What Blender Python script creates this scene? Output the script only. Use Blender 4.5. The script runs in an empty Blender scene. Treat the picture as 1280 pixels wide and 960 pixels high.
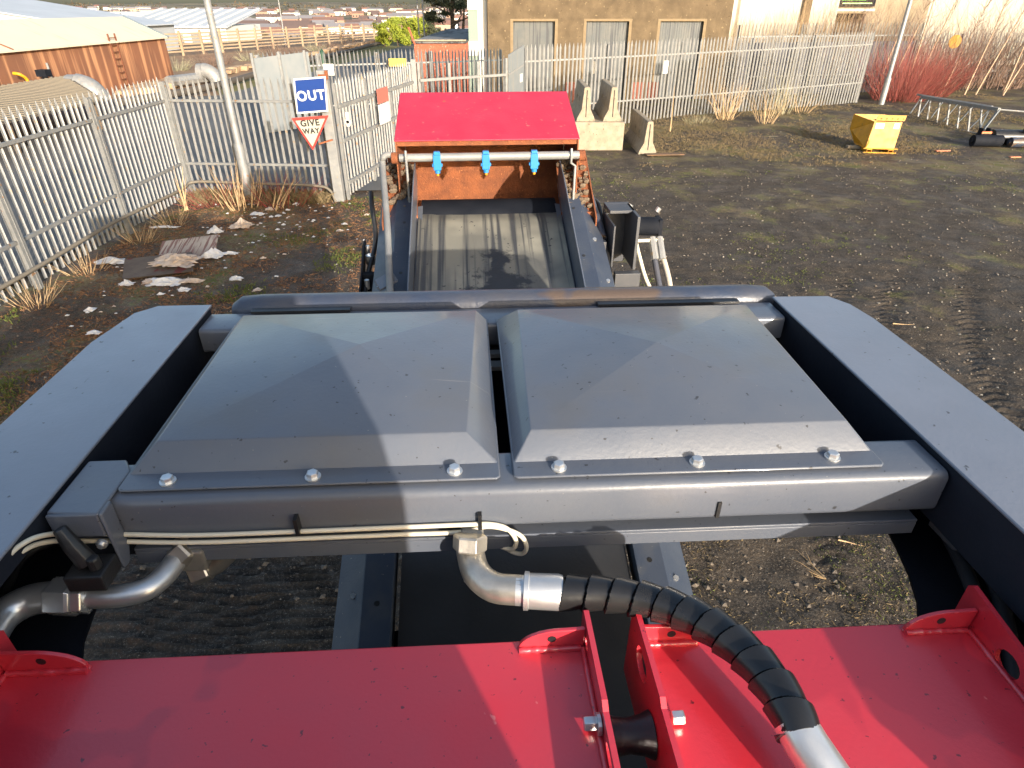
import bpy, bmesh, math, random
import numpy as np
from mathutils import Vector, Matrix, Euler
random.seed(7); np.random.seed(7)
S = bpy.context.scene; COL = S.collection
R = math.radians
# ------------------------------------------------------------------ camera, sky, sun, exposure
CAMH = 3.7; PITCH = R(31.3); FPX = 775.0; YAW = R(4.0)
cam = bpy.data.cameras.new('camera'); cam.sensor_width = 36; cam.lens = 36*FPX/1280
cam.clip_start = .05; cam.clip_end = 12000
co = bpy.data.objects.new('camera', cam); COL.objects.link(co)
co.location = (0, 0, CAMH); co.rotation_euler = (math.pi/2-PITCH, 0, 0); S.camera = co
SUN_EL = R(13.6); SX, SY = .47, -.88
W = bpy.data.worlds.new('World'); S.world = W; W.use_nodes = True
nt = W.node_tree; bg = nt.nodes['Background']
sky = nt.nodes.new('ShaderNodeTexSky'); sky.sky_type = 'NISHITA'; sky.sun_disc = False
sky.sun_elevation = SUN_EL; sky.sun_rotation = math.atan2(SX, SY); sky.air_density = 1.0; sky.dust_density = 3.0
nt.links.new(sky.outputs[0], bg.inputs[0]); bg.inputs[1].default_value = .15
sl = bpy.data.lights.new('sun', 'SUN'); sl.energy = 3.6; sl.angle = R(.5); sl.color = (1, .91, .80)
so = bpy.data.objects.new('sun', sl); COL.objects.link(so)
d = Vector((SX, SY, 0)).normalized()*math.cos(SUN_EL)+Vector((0, 0, math.sin(SUN_EL)))
so.rotation_euler = d.to_track_quat('Z', 'Y').to_euler()
S.view_settings.view_transform = 'Standard'; S.view_settings.look = 'None'
S.view_settings.exposure = 1.2; S.view_settings.gamma = 1
# ------------------------------------------------------------------ placing helpers
cP, sP = math.cos(PITCH), math.sin(PITCH)
def ray(x, y):
    a = (x-640)/FPX; b = (480-y)/FPX
    return a, cP+b*sP, -sP+b*cP
def P(x, y, z=0.0):                     # point of the scene at height z
    r = ray(x, y); t = (z-CAMH)/r[2]; return Vector((r[0]*t, r[1]*t, z))
def PY(x, y, Y):                        # point of the scene at depth Y
    r = ray(x, y); t = Y/r[1]; return Vector((r[0]*t, Y, CAMH+r[2]*t))
cY, sY = math.cos(YAW), math.sin(YAW)
def loc(q): return Vector((q[0]*cY+q[1]*sY, -q[0]*sY+q[1]*cY, q[2]))
def wor(q): return Vector((q[0]*cY-q[1]*sY, q[0]*sY+q[1]*cY, q[2]))
def L(x, y, z): return loc(P(x, y, z))
def LV(x, y, v):                        # point on the machine's cross plane v
    a = loc(ray(x, y)); t = v/a[1]; return Vector((a[0]*t, v, CAMH+a[2]*t))
# ------------------------------------------------------------------ materials
MATS = {}
def mat(name, col, rough=.6, metal=0., col2=None, mix=.5, scale=5., bump=0., bscale=40., rvar=0., spots=None, streak=None, coat=0., detail=5, stretch=None, fine=None, spec=None):
    """principled material: base colour varied by noise towards col2, optional speckle spots and stains"""
    if name in MATS: return MATS[name]
    m = bpy.data.materials.new(name); m.use_nodes = True; n = m.node_tree.nodes; l = m.node_tree.links
    b = n['Principled BSDF']; b.inputs['Roughness'].default_value = rough; b.inputs['Metallic'].default_value = metal
    if coat: b.inputs['Coat Weight'].default_value = coat; b.inputs['Coat Roughness'].default_value = .12
    if spec is not None: b.inputs['Specular IOR Level'].default_value = spec
    tc = n.new('ShaderNodeTexCoord'); vec = tc.outputs['Object']
    if stretch:
        mp = n.new('ShaderNodeMapping'); mp.inputs['Scale'].default_value = stretch; l.new(vec, mp.inputs[0]); svec = mp.outputs[0]
    else: svec = vec
    cur = None
    def rgb(c):
        r = n.new('ShaderNodeRGB'); r.outputs[0].default_value = (*c, 1); return r.outputs[0]
    cur = rgb(col)
    def noise(sc, det=detail, v=None, rg=.55):
        t = n.new('ShaderNodeTexNoise'); t.inputs['Scale'].default_value = sc; t.inputs['Detail'].default_value = det
        t.inputs['Roughness'].default_value = rg; l.new(v or vec, t.inputs['Vector']); return t.outputs['Fac']
    def ramp(f, a, b_):
        r = n.new('ShaderNodeMapRange'); r.inputs[1].default_value = a; r.inputs[2].default_value = b_; l.new(f, r.inputs[0]); return r.outputs[0]
    def mixc(f, a, b_):
        x = n.new('ShaderNodeMix'); x.data_type = 'RGBA'; l.new(f, x.inputs[0]); l.new(a, x.inputs[6]); l.new(b_, x.inputs[7]); return x.outputs[2]
    if col2:
        f = ramp(noise(scale, v=svec), mix-.18, mix+.18)
        cur = mixc(f, cur, rgb(col2))
    if fine:                             # (colour, scale, lo, hi)
        cur = mixc(ramp(noise(fine[1], 3), fine[2], fine[3]), cur, rgb(fine[0]))
    if spots:                            # list of (colour, scale, threshold)
        for c, sc, th in (spots if isinstance(spots, list) else [spots]):
            cur = mixc(ramp(noise(sc, 2), th, th+.03), cur, rgb(c))
    if streak:                           # (colour, scale vector, lo, hi)
        mp = n.new('ShaderNodeMapping'); mp.inputs['Scale'].default_value = streak[1]; l.new(vec, mp.inputs[0])
        cur = mixc(ramp(noise(1, 4, mp.outputs[0]), streak[2], streak[3]), cur, rgb(streak[0]))
    l.new(cur, b.inputs['Base Color'])
    if rvar:
        f = noise(7, 5); r = n.new('ShaderNodeMapRange'); r.inputs[1].default_value = .3; r.inputs[2].default_value = .7
        r.inputs[3].default_value = max(.02, rough-rvar); r.inputs[4].default_value = min(1, rough+rvar); l.new(f, r.inputs[0]); l.new(r.outputs[0], b.inputs['Roughness'])
    if bump:
        bp = n.new('ShaderNodeBump'); bp.inputs['Strength'].default_value = min(1, bump); bp.inputs['Distance'].default_value = .01 if bump <= 1 else .01*bump
        l.new(noise(bscale, 4), bp.inputs['Height']); l.new(bp.outputs[0], b.inputs['Normal'])
    MATS[name] = m; return m
GREY = mat('dark_grey_paint', (.092, .106, .134), .42, 0, (.110, .120, .142), .5, 6, .08, 90, .06, coat=.35, spots=[((.035, .036, .04), 55, .70), ((.25, .24, .22), 120, .76)], fine=((.10, .103, .11), 3, .55, .75), streak=((.17, .17, .175), (1.2, 55, 3), .68, .74))
GREYL = mat('arm_grey_paint', (.19, .205, .245), .36, 0, (.16, .175, .21), .5, 3, .08, 90, .08, coat=.4, spots=[((.05, .05, .055), 45, .72)], streak=((.05, .05, .06), (60, 5, 3), .70, .74))
BLACKN = mat('web_navy_with_painted_shade', (.012, .015, .023), .6, 0, (.018, .022, .032), .5, 5, .1, 60, spec=.2)  # arm paint made near black, the webs' shade put into the colour
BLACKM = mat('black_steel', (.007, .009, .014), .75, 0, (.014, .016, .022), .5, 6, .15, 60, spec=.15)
WORN = mat('worn_dark_edge', (.035, .048, .08), .4, 0, (.07, .07, .08), .5, 6, .2, 60, .1, spots=[((.10, .072, .055), 3.2, .56)], detail=8)
RED = mat('red_paint', (.68, .022, .034), .36, 0, (.60, .034, .052), .48, 3.5, .05, 120, .08, coat=.5, fine=((.53, .022, .038), 2.3, .555, .57), spec=.9, spots=[((.16, .01, .015), 75, .70), ((.72, .16, .15), 30, .76)], detail=8)
REDF = mat('hood_red_paint', (.46, .018, .045), .5, 0, (.38, .028, .06), .5, 7, .1, 60, .1, spots=[((.30, .10, .05), 18, .74), ((.55, .10, .10), 30, .68)], detail=8)
RUST = mat('rust', (.27, .085, .028), .85, 0, (.15, .048, .02), .5, 12, .6, 80, spots=((.36, .13, .045), 60, .66), detail=8)
GALV = mat('galvanised', (.225, .228, .228), .5, .25, (.30, .30, .29), .5, 8, .1, 60, .12, spots=[((.34, .27, .19), 9, .66)])
GALVD = mat('weathered_galvanised', (.19, .195, .195), .6, .25, (.26, .26, .25), .5, 8, .15, 60, .1, spots=((.26, .16, .09), 10, .66))
ZINC = mat('bright_zinc', (.78, .78, .76), .34, .8, (.62, .62, .61), .5, 14, .06, 60, .08)
STEEL = mat('bare_steel', (.60, .56, .49), .36, .8, (.42, .39, .34), .5, 20, .1, 60, .1)
RUBBER = mat('black_rubber', (.012, .012, .013), .38, 0, (.03, .03, .03), .55, 12, .1, 80, .08)
SPIRAL = mat('spiral_guard_plastic', (.012, .012, .013), .30, 0, (.02, .02, .02), .5, 9, .05, 80, .06, coat=.15)
CNAVY = mat('conveyor_navy_paint', (.034, .046, .074), .5, 0, (.048, .060, .085), .5, 6, .12, 90, .08, fine=((.09, .09, .09), 3, .55, .75), spots=[((.22, .20, .17), 60, .72)])
BELT = mat('conveyor_belt', (.20, .19, .155), .5, 0, (.085, .085, .08), .5, 2.0, .15, 60, .1, stretch=(2.2, .35, 1), streak=((.055, .057, .06), (22, .22, 1), .50, .60), detail=8, fine=((.30, .28, .22), 2.2, .5, .7), spots=[((.05, .05, .05), 26, .68)])
CONC = mat('concrete', (.36, .30, .22), .9, 0, (.25, .21, .15), .5, 6, .5, 50, spots=((.15, .12, .08), 14, .66))
YEL = mat('yellow_paint', (.62, .29, .006), .45, 0, (.48, .22, .01), .5, 5, .05, 60, .1, spots=((.30, .16, .03), 12, .68))
CREAM = mat('cream_cable', (.70, .64, .50), .5)
WHITE = mat('white_paint', (.66, .65, .61), .5, 0, (.56, .54, .49), .5, 10)
BLUE = mat('light_blue_plastic', (.02, .20, .48), .4)
BARK = mat('bark', (.10, .07, .045), .9, 0, (.17, .12, .08), .5, 12, .5, 60)
# lower end of the belt: wet stain, plus gap shade put into the colour
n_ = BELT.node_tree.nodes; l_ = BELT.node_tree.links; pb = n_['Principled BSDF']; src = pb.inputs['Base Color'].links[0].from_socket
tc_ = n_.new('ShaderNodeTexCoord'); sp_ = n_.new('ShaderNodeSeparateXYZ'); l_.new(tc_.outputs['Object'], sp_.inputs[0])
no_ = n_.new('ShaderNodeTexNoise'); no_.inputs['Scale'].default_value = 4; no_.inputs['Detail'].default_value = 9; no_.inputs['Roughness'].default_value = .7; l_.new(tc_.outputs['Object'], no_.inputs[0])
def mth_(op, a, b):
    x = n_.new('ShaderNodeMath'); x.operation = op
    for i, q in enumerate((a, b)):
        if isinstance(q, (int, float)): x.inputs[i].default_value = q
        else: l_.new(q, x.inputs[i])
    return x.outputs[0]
# distance of the wet and painted-shade patch: everything below v = 2.9 plus a tongue up the middle
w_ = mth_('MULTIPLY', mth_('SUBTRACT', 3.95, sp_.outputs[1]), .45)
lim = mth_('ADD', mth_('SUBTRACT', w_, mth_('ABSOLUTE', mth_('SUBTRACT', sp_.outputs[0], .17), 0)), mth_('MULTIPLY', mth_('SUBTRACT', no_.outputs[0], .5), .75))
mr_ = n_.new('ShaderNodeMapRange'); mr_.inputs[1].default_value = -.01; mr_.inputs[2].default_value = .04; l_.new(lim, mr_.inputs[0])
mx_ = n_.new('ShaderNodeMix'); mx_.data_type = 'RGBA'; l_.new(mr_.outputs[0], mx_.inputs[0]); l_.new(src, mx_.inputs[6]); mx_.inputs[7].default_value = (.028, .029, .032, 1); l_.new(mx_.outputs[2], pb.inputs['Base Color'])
# ------------------------------------------------------------------ mesh builder
class MB:
    def __init__(s): s.v = []; s.f = []; s.mi = []; s.cm = 0
    def add(s, vs, fs):
        o = len(s.v); s.v += [tuple(v) for v in vs]; s.f += [tuple(i+o for i in f) for f in fs]; s.mi += [s.cm]*len(fs)
    def box(s, a, b):
        x0, y0, z0 = a; x1, y1, z1 = b
        s.add([(x0,y0,z0),(x1,y0,z0),(x1,y1,z0),(x0,y1,z0),(x0,y0,z1),(x1,y0,z1),(x1,y1,z1),(x0,y1,z1)],
              [(3,2,1,0),(4,5,6,7),(0,1,5,4),(1,2,6,5),(2,3,7,6),(3,0,4,7)])
    def obox(s, c, ax, ay, az):          # centre and three half-axes
        c = Vector(c); ax = Vector(ax); ay = Vector(ay); az = Vector(az)
        vs = [c+i*ax+j*ay+k*az for k in (-1, 1) for i, j in ((-1,-1),(1,-1),(1,1),(-1,1))]
        s.add(vs, [(3,2,1,0),(4,5,6,7),(0,1,5,4),(1,2,6,5),(2,3,7,6),(3,0,4,7)])
    def beam(s, a, b, w, h, up=(0,0,1)):
        a = Vector(a); b = Vector(b); d_ = (b-a); l_ = d_.length/2; d_.normalize()
        sd = d_.cross(Vector(up)).normalized(); u = sd.cross(d_)
        s.obox((a+b)/2, d_*l_, sd*w/2, u*h/2)
    def prism(s, pts, off):
        n = len(pts); off = Vector(off); vs = [Vector(p) for p in pts]+[Vector(p)+off for p in pts]
        s.add(vs, [tuple(range(n-1,-1,-1)), tuple(range(n, 2*n))]+[(i,(i+1)%n,(i+1)%n+n,i+n) for i in range(n)])
    def tube(s, pts, r, n=8, caps=True, helix=None):
        pts = [Vector(p) for p in pts]; k = len(pts); rs = r if isinstance(r, (list, tuple)) else [r]*k
        t0 = (pts[1]-pts[0]).normalized(); ref = Vector((0,0,1)) if abs(t0.z) < .9 else Vector((1,0,0))
        sd = t0.cross(ref).normalized(); vs = []; dist = 0
        for i, p in enumerate(pts):
            t = (pts[min(i+1,k-1)]-pts[max(i-1,0)]).normalized()
            sd = (sd-t*sd.dot(t)).normalized(); u = t.cross(sd)
            if i: dist += (p-pts[i-1]).length
            for j in range(n):
                a = 2*math.pi*j/n; rr = rs[i]
                if helix: ph = (dist/helix[0]+j/n) % 1; rr += helix[1]*(1-min(1, ph*1.15)) - (helix[1]*.8 if ph > .93 else 0)
                vs.append(p+(sd*math.cos(a)+u*math.sin(a))*rr)
        fs = [(i*n+j, i*n+(j+1)%n, (i+1)*n+(j+1)%n, (i+1)*n+j) for i in range(k-1) for j in range(n)]
        if caps: fs += [tuple(range(n-1,-1,-1)), tuple((k-1)*n+j for j in range(n))]
        s.add(vs, fs)
    def cyl(s, a, b, r, n=12, r2=None): s.tube([a, b], [r, r if r2 is None else r2], n)
    def build(s, name, m, parent=None, origin=None, smooth=None, bevel=0, fix=True, local=False):
        me = bpy.data.meshes.new(name)
        o = Vector(origin) if origin is not None else (parent.get('_o') if parent is not None and '_o' in parent else None)
        if o is not None: o = Vector(o)
        vs = s.v if (o is None or local) else [(v[0]-o[0], v[1]-o[1], v[2]-o[2]) for v in s.v]
        me.from_pydata(vs, [], s.f)
        for x in (m if isinstance(m, (list, tuple)) else [m]): me.materials.append(x)
        if isinstance(m, (list, tuple)): me.polygons.foreach_set('material_index', s.mi)
        if fix:
            bm = bmesh.new(); bm.from_mesh(me); bmesh.ops.recalc_face_normals(bm, faces=bm.faces); bm.to_mesh(me); bm.free()
        if smooth is not None:
            me.polygons.foreach_set('use_smooth', [True]*len(me.polygons)); me.set_sharp_from_angle(angle=R(smooth))
        ob = bpy.data.objects.new(name, me); COL.objects.link(ob)
        if parent is not None:
            ob.parent = parent
            if '_o' in parent: ob['_o'] = parent['_o']
        elif o is not None: ob.location = o
        if bevel:
            b = ob.modifiers.new('bevel', 'BEVEL'); b.width = bevel; b.segments = 2; b.limit_method = 'ANGLE'; b.angle_limit = R(40)
        return ob
ROOTS = []
def tag(o, label, cat, group=None):
    o['label'] = label; o['category'] = cat
    if group: o['group'] = group
    return o
def thing(name, at, label, cat, group=None, rz=0):
    o = bpy.data.objects.new(name, None); COL.objects.link(o); o.location = at; o.rotation_euler = (0,0,rz)
    o.empty_display_size = .2; o['_o'] = tuple(at); return tag(o, label, cat, group)
def plabel(o, label): o['label'] = label; return o
def text(name, s, size, m, parent, mtx, ext=.002):
    cu = bpy.data.curves.new(name, 'FONT'); cu.body = s; cu.size = size; cu.extrude = ext; cu.align_x = 'CENTER'; cu.align_y = 'CENTER'; cu.offset = size*.032; cu.space_character = 1.14
    ob = bpy.data.objects.new(name, cu); COL.objects.link(ob)
    me = bpy.data.meshes.new_from_object(ob.evaluated_get(bpy.context.evaluated_depsgraph_get())); bpy.data.objects.remove(ob)
    me.materials.clear(); me.materials.append(m)
    o2 = bpy.data.objects.new(name, me); COL.objects.link(o2); me.transform(mtx)
    o2.parent = parent; return o2
def catmull(pts, n=8):
    pts = [Vector(p) for p in pts]; q = [pts[0]*2-pts[1]]+pts+[pts[-1]*2-pts[-2]]; out = []
    for i in range(1, len(q)-2):
        a, b, c, d_ = q[i-1], q[i], q[i+1], q[i+2]
        for k in range(n):
            t = k/n; out.append(.5*((2*b)+(c-a)*t+(2*a-5*b+4*c-d_)*t*t+(3*b-a-3*c+d_)*t**3))
    out.append(pts[-1]); return out

# ================================================================== GROUND (one sheet to the horizon)
def vnoise(x, y, seed=0):
    xi = np.floor(x).astype(np.int64); yi = np.floor(y).astype(np.int64); xf = x-xi; yf = y-yi
    def h(a, b):
        n_ = (a*374761393+b*668265263+seed*974711) & 0x7fffffff; n_ = ((n_ ^ (n_ >> 13))*1274126177) & 0x7fffffff
        return ((n_ ^ (n_ >> 16)) & 0xffff)/65535.
    u = xf*xf*(3-2*xf); v = yf*yf*(3-2*yf)
    return (h(xi,yi)*(1-u)+h(xi+1,yi)*u)*(1-v)+(h(xi,yi+1)*(1-u)+h(xi+1,yi+1)*u)*v
def fbm(x, y, o=4, seed=0): return sum(vnoise(x*2**i, y*2**i, seed+i)*.5**i for i in range(o))/2*1.0
def terrain(X, Y):
    X = np.asarray(X, float); Y = np.asarray(Y, float)
    near = np.clip((30-Y)/25, 0, 1)*np.clip((X+7.6)/1.0, 0, 1)
    h = (fbm(X*.8, Y*.8, 3)-.5)*.10*near + (fbm(X*5, Y*5, 3, 9)-.5)*.05*near
    # far: falls into the valley then rises to the far hills
    D = np.hypot(X, Y)
    f = np.clip((D-105)/130, 0, 1); f = f*f*(3-2*f)
    valley = -15*f + np.clip((D-235)/1900, 0, 1)*19*f
    hill = 16*np.exp(-((X+1000)/500)**2)*np.clip((D-2300)/1200, 0, 1) + 8*fbm(X/300, Y/300, 3, 3)*np.clip((D-1500)/1500, 0, 1)
    h = h+np.where(Y > 0, valley+hill*(Y > 0), -8*f)
    # low bank towards the right-hand fence
    h = h+.22*np.clip((Y-19-.1*X)/5, 0, 1)*np.clip((X-3.2)/3, 0, 1)*np.clip((44-Y)/8, 0, 1)
    # track ridges of a digger, left of the conveyor
    m = np.clip(1-np.abs(X+1.9)/1.4, 0, 1)**.4*np.clip((Y-1.9)*2, 0, 1)*np.clip((4.6-Y)*1.4, 0, 1)
    rr = np.hypot(X+2.0, (Y-2.0)); w1 = np.sin(Y*2*np.pi/.085+np.sin(X*3+1)*3+ fbm(X*3,Y*3,2,4)*9)
    h = h+.042*w1*m*(.3+fbm(X*4, Y*4, 2, 21)) + .06*m*(fbm(X*2.2, Y*7, 3, 17)-.5)
    # tyre tracks on the right
    for k, off in enumerate((0, .75, 1.9)):
        line = 3.7+off+(Y-6)*.55+.25*np.sin(Y*.6)
        m2 = np.exp(-((X-line)/.22)**2)*np.clip((Y-2.5), 0, 1)*np.clip((11-Y)/2, 0, 1)
        h = h-.022*m2+.011*m2*np.sign(np.sin((Y+.5*np.abs(X-line))*2*np.pi/.14))
    return h
def geo(a, g, n): return [a*g**i for i in range(1, n)]
def axis(lo, hi, step, g, far_lo, far_hi):
    a = list(np.arange(lo, hi, step)); s_ = step; x = a[-1]
    while x < far_hi: s_ *= g; x += s_; a.append(x)
    s_ = step; x = a[0]; b = []
    while x > far_lo: s_ *= g; x -= s_; b.append(x)
    return np.array(b[::-1]+a)
xs = axis(-3.6, 6.5, .04, 1.055, -5200, 5200); ys = axis(1.2, 9, .035, 1.035, -60, 6500)
GX, GY = np.meshgrid(xs, ys); GZ = terrain(GX, GY)
me = bpy.data.meshes.new('ground'); nv = GX.size; nx, ny = len(xs), len(ys)
me.vertices.add(nv); me.vertices.foreach_set('co', np.stack([GX, GY, GZ], -1).ravel())
ii = (np.arange(ny-1)[:, None]*nx+np.arange(nx-1)[None, :]).ravel()
q = np.stack([ii, ii+1, ii+nx+1, ii+nx], -1).ravel(); nf = len(ii)
me.loops.add(nf*4); me.loops.foreach_set('vertex_index', q); me.polygons.add(nf)
me.polygons.foreach_set('loop_start', np.arange(nf)*4); me.update(calc_edges=True)
me.polygons.foreach_set('use_smooth', [True]*nf)
ground = bpy.data.objects.new('ground', me); COL.objects.link(ground); ground['kind'] = 'structure'
def ground_material():
    m = bpy.data.materials.new('yard_ground'); m.use_nodes = True; n = m.node_tree.nodes; l = m.node_tree.links
    b = n['Principled BSDF']; b.inputs['Roughness'].default_value = .85; b.inputs['Specular IOR Level'].default_value = .3
    geo_ = n.new('ShaderNodeNewGeometry'); pos = geo_.outputs['Position']
    sep = n.new('ShaderNodeSeparateXYZ'); l.new(pos, sep.inputs[0])
    def noise(sc, det=5, rg=.6):
        t = n.new('ShaderNodeTexNoise'); t.inputs['Scale'].default_value = sc; t.inputs['Detail'].default_value = det; t.inputs['Roughness'].default_value = rg
        l.new(pos, t.inputs['Vector']); return t.outputs['Fac']
    def mr(f, a, b_, c=0., d_=1.):
        r = n.new('ShaderNodeMapRange'); r.inputs[1].default_value = a; r.inputs[2].default_value = b_; r.inputs[3].default_value = c; r.inputs[4].default_value = d_
        l.new(f, r.inputs[0]); return r.outputs[0]
    def mth(op, a, b_):
        x = n.new('ShaderNodeMath'); x.operation = op
        for i, q_ in enumerate((a, b_)):
            if isinstance(q_, (int, float)): x.inputs[i].default_value = q_
            else: l.new(q_, x.inputs[i])
        return x.outputs[0]
    def mixc(f, a, c):
        x = n.new('ShaderNodeMix'); x.data_type = 'RGBA'; l.new(f, x.inputs[0])
        for i, q_ in ((6, a), (7, c)):
            if isinstance(q_, tuple): x.inputs[i].default_value = (*q_, 1)
            else: l.new(q_, x.inputs[i])
        return x.outputs[2]
    soil = mixc(mr(noise(3.5), .35, .65), (.028, .022, .017), (.072, .055, .039))
    soil = mixc(mr(noise(45, 3), .5, .72), soil, (.13, .105, .08))
    soil = mixc(mr(noise(120, 2), .66, .70), soil, (.34, .30, .24))            # pale grit
    gy = mr(sep.outputs[1], 5., 18.)                                          # mossier, grassier away from the worn yard
    left = mr(sep.outputs[0], -1.5, -4.5)
    cover = mth('MAXIMUM', mth('MULTIPLY', gy, .7), mth('MULTIPLY', left, .75))
    th = mth('SUBTRACT', .66, mth('MULTIPLY', cover, .22))
    grass = mr(mth('SUBTRACT', noise(.55, 7, .7), th), -.03, .06)
    gcol = mixc(mr(noise(2.2, 5), .4, .62), (.155, .112, .06), (.085, .09, .022))
    gcol = mixc(mr(noise(30, 3), .42, .7), gcol, (.27, .205, .115))
    c = mixc(mth('MULTIPLY', grass, .85), soil, gcol)
    moss = mr(noise(1.1, 6, .65), .60, .66)
    c = mixc(mth('MULTIPLY', moss, mth('MAXIMUM', left, mth('MULTIPLY', gy, .5))), c, (.095, .115, .018))
    lit = mth('MULTIPLY', left, mr(noise(14, 4), .5, .62))
    c = mixc(lit, c, (.12, .062, .034))
    farm = mr(sep.outputs[1], 60., 130.)                                      # fields and scrub of the valley
    fcol = mixc(mr(noise(.02, 8, .7), .42, .58), (.15, .095, .055), (.09, .085, .035))
    fcol = mixc(mr(noise(.008, 3), .5, .56), fcol, (.24, .19, .10))
    c = mixc(farm, c, fcol)
    l.new(c, b.inputs['Base Color'])
    r = mr(noise(1.3, 4), .35, .6, .5, .92); l.new(r, b.inputs['Roughness'])
    bp = n.new('ShaderNodeBump'); bp.inputs['Strength'].default_value = .9; bp.inputs['Distance'].default_value = .025
    l.new(mth('ADD', noise(35, 6, .75), mth('MULTIPLY', noise(9, 4), .8)), bp.inputs['Height']); l.new(bp.outputs[0], b.inputs['Normal'])
    return m
me.materials.append(ground_material())
def gz(x, y): return float(terrain(np.array([x]), np.array([y]))[0])

# ------------------------------------------------------------------ roads, verges (sheets above the ground)
ASPH = mat('asphalt', (.085, .085, .085), .8, 0, (.12, .118, .112), .5, .6, .3, 60, spots=((.14, .13, .12), 3.5, .68))
def sheet(name, pts, z, m):
    mb = MB(); mb.add([(p[0], p[1], z) for p in pts], [tuple(range(len(pts)))]); o = mb.build(name, m); o['kind'] = 'structure'; return o
GRASSV = mat('verge_grass', (.13, .13, .025), .9, 0, (.18, .145, .05), .5, .8, .5, 12)
LITT = mat('dead_scrub', (.20, .11, .055), .9, 0, (.30, .20, .11), .5, .35, .5, 6)
sheet('grass_verge', [(-80, 16, 0), (-7.5, 16, 0), (-2.5, 30, 0), (6, 96, 0), (-17, 97, 0), (-34, 60, 0), (-80, 52, 0)], .012, LITT)
rd = [(-60, 2), (-7.75, 2), (-7.75, 14.6), (-2.7, 14.8), (-2.3, 22), (-2.0, 58)]
rp = [P(x, y) for x, y in ((585, 43), (548, 43), (470, 69), (400, 88), (330, 106), (275, 120))]
sheet('road', [Vector((a, b, 0)) for a, b in rd]+rp+[Vector((-60, 20, 0))], .028, ASPH)
vp = [P(x, y) for x, y in ((275, 120), (330, 106), (400, 88), (470, 69), (540, 46), (480, 53), (420, 68), (350, 83), (265, 106))]
sheet('verge_strip', vp, .020, GRASSV)
pv = sheet('pavement', [(-2.2, 22.6, 0), (9.5, 25.0, 0), (9.5, 30.2, 0), (-2.2, 30.2, 0)], .05, mat('pavement_concrete', (.19, .17, .15), .9, 0, (.12, .11, .10), .5, 1.2, .3, 40))

# ================================================================== MACHINE
M = thing('screening_machine', (0, 0, 0), 'large grey and red mobile screening machine with tail conveyor in the foreground', 'machine', rz=YAW)
del M['_o']
SK = -.018
class MM(MB):                      # frame geometry sits very slightly out of square, as on the real machine
    def build(s, name, m, parent=M, **k):
        if k.pop('skew', True): s.v = [(v[0], v[1]+SK*(v[0]-.1), v[2]) for v in s.v]
        return super().build(name, m, parent, **k)
# --- side arms
def arm(sd, ui, uo, top_pts, vend):
    a = MM(); a.prism([(u, v, 2.852) for u, v in top_pts], (0, 0, .008))
    wa, wb = min(ui, ui+sd*.008), max(ui, ui+sd*.008); o = a.build('side_arm', GREYL, smooth=30, bevel=.003); a = MM()
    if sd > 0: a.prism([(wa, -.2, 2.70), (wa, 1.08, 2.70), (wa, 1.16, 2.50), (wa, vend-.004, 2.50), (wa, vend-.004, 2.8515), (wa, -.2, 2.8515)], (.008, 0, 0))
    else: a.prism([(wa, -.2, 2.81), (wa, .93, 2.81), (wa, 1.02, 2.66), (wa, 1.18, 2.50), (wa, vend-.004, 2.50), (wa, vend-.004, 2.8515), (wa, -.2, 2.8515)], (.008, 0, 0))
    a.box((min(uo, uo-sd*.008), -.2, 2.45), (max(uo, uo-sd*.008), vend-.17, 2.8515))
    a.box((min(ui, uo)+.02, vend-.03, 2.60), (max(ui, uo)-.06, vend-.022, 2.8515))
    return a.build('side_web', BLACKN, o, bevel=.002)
arm(1, 1.022, 1.262, [(1.018, -.2), (1.018, 1.905), (1.21, 1.90), (1.25, 1.83), (1.266, 1.72), (1.266, -.2)], 1.90)
arm(-1, -.862, -1.116, [(-.858, -.2), (-.858, 1.935), (-1.03, 1.935), (-1.085, 1.88), (-1.120, 1.68), (-1.120, -.2)], 1.93)
# --- near beam (rounded box section), lower rail, far beam and lip
def rsec(w, h, r, n=4):
    o = []
    for cx, cz, a0 in ((w/2-r, h/2-r, 0), (-w/2+r, h/2-r, 90), (-w/2+r, -h/2+r, 180), (w/2-r, -h/2+r, 270)):
        for k in range(n+1): a = R(a0+90*k/n); o.append((cx+r*math.cos(a), cz+r*math.sin(a)))
    return o
def secbeam(mb, u0, u1, vc, zc, w, h, r, ends=0):
    sec = rsec(w, h, r); n = len(sec); us = [(u0, 1), (u1, 1)]
    if ends: us = [(u0, 1-.35), (u0+ends*.3, .93), (u0+ends, 1), (u1-ends, 1), (u1-ends*.3, .93), (u1, .65)]
    if ends < 0: e = -ends; us = [(u0, 1), (u1-e, 1), (u1-e*.3, .93), (u1, .65)]
    vs = [(u, vc+a*k, zc+b*k) for u, k in us for a, b in sec]; m = len(us)
    mb.add(vs, [(i*n+j, i*n+(j+1)%n, (i+1)*n+(j+1)%n, (i+1)*n+j) for i in range(m-1) for j in range(n)]+[tuple(range(n)), tuple((m-1)*n+j for j in range(n-1,-1,-1))])
b = MM(); secbeam(b, -.853, 1.016, 1.057, 2.785, .136, .11, .018); b.build('near_cross_beam', GREY, smooth=50)
b = MM(); b.box((-.75, 1.000, 2.690), (1.0, 1.10, 2.698)); b.box((-.75, 1.000, 2.655), (1.0, 1.007, 2.6895)); b.build('under_rail', GREY, bevel=.002)
b = MM(); secbeam(b, -.853, 1.012, 1.845, 2.80, .13, .08, .012); b.build('far_cross_beam', GREY, smooth=50)
b = MM(); secbeam(b, -.80, 1.05, 1.965, 2.80, .10, .15, .045, ends=.10); b.build('rear_lip', WORN, smooth=50)
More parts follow.
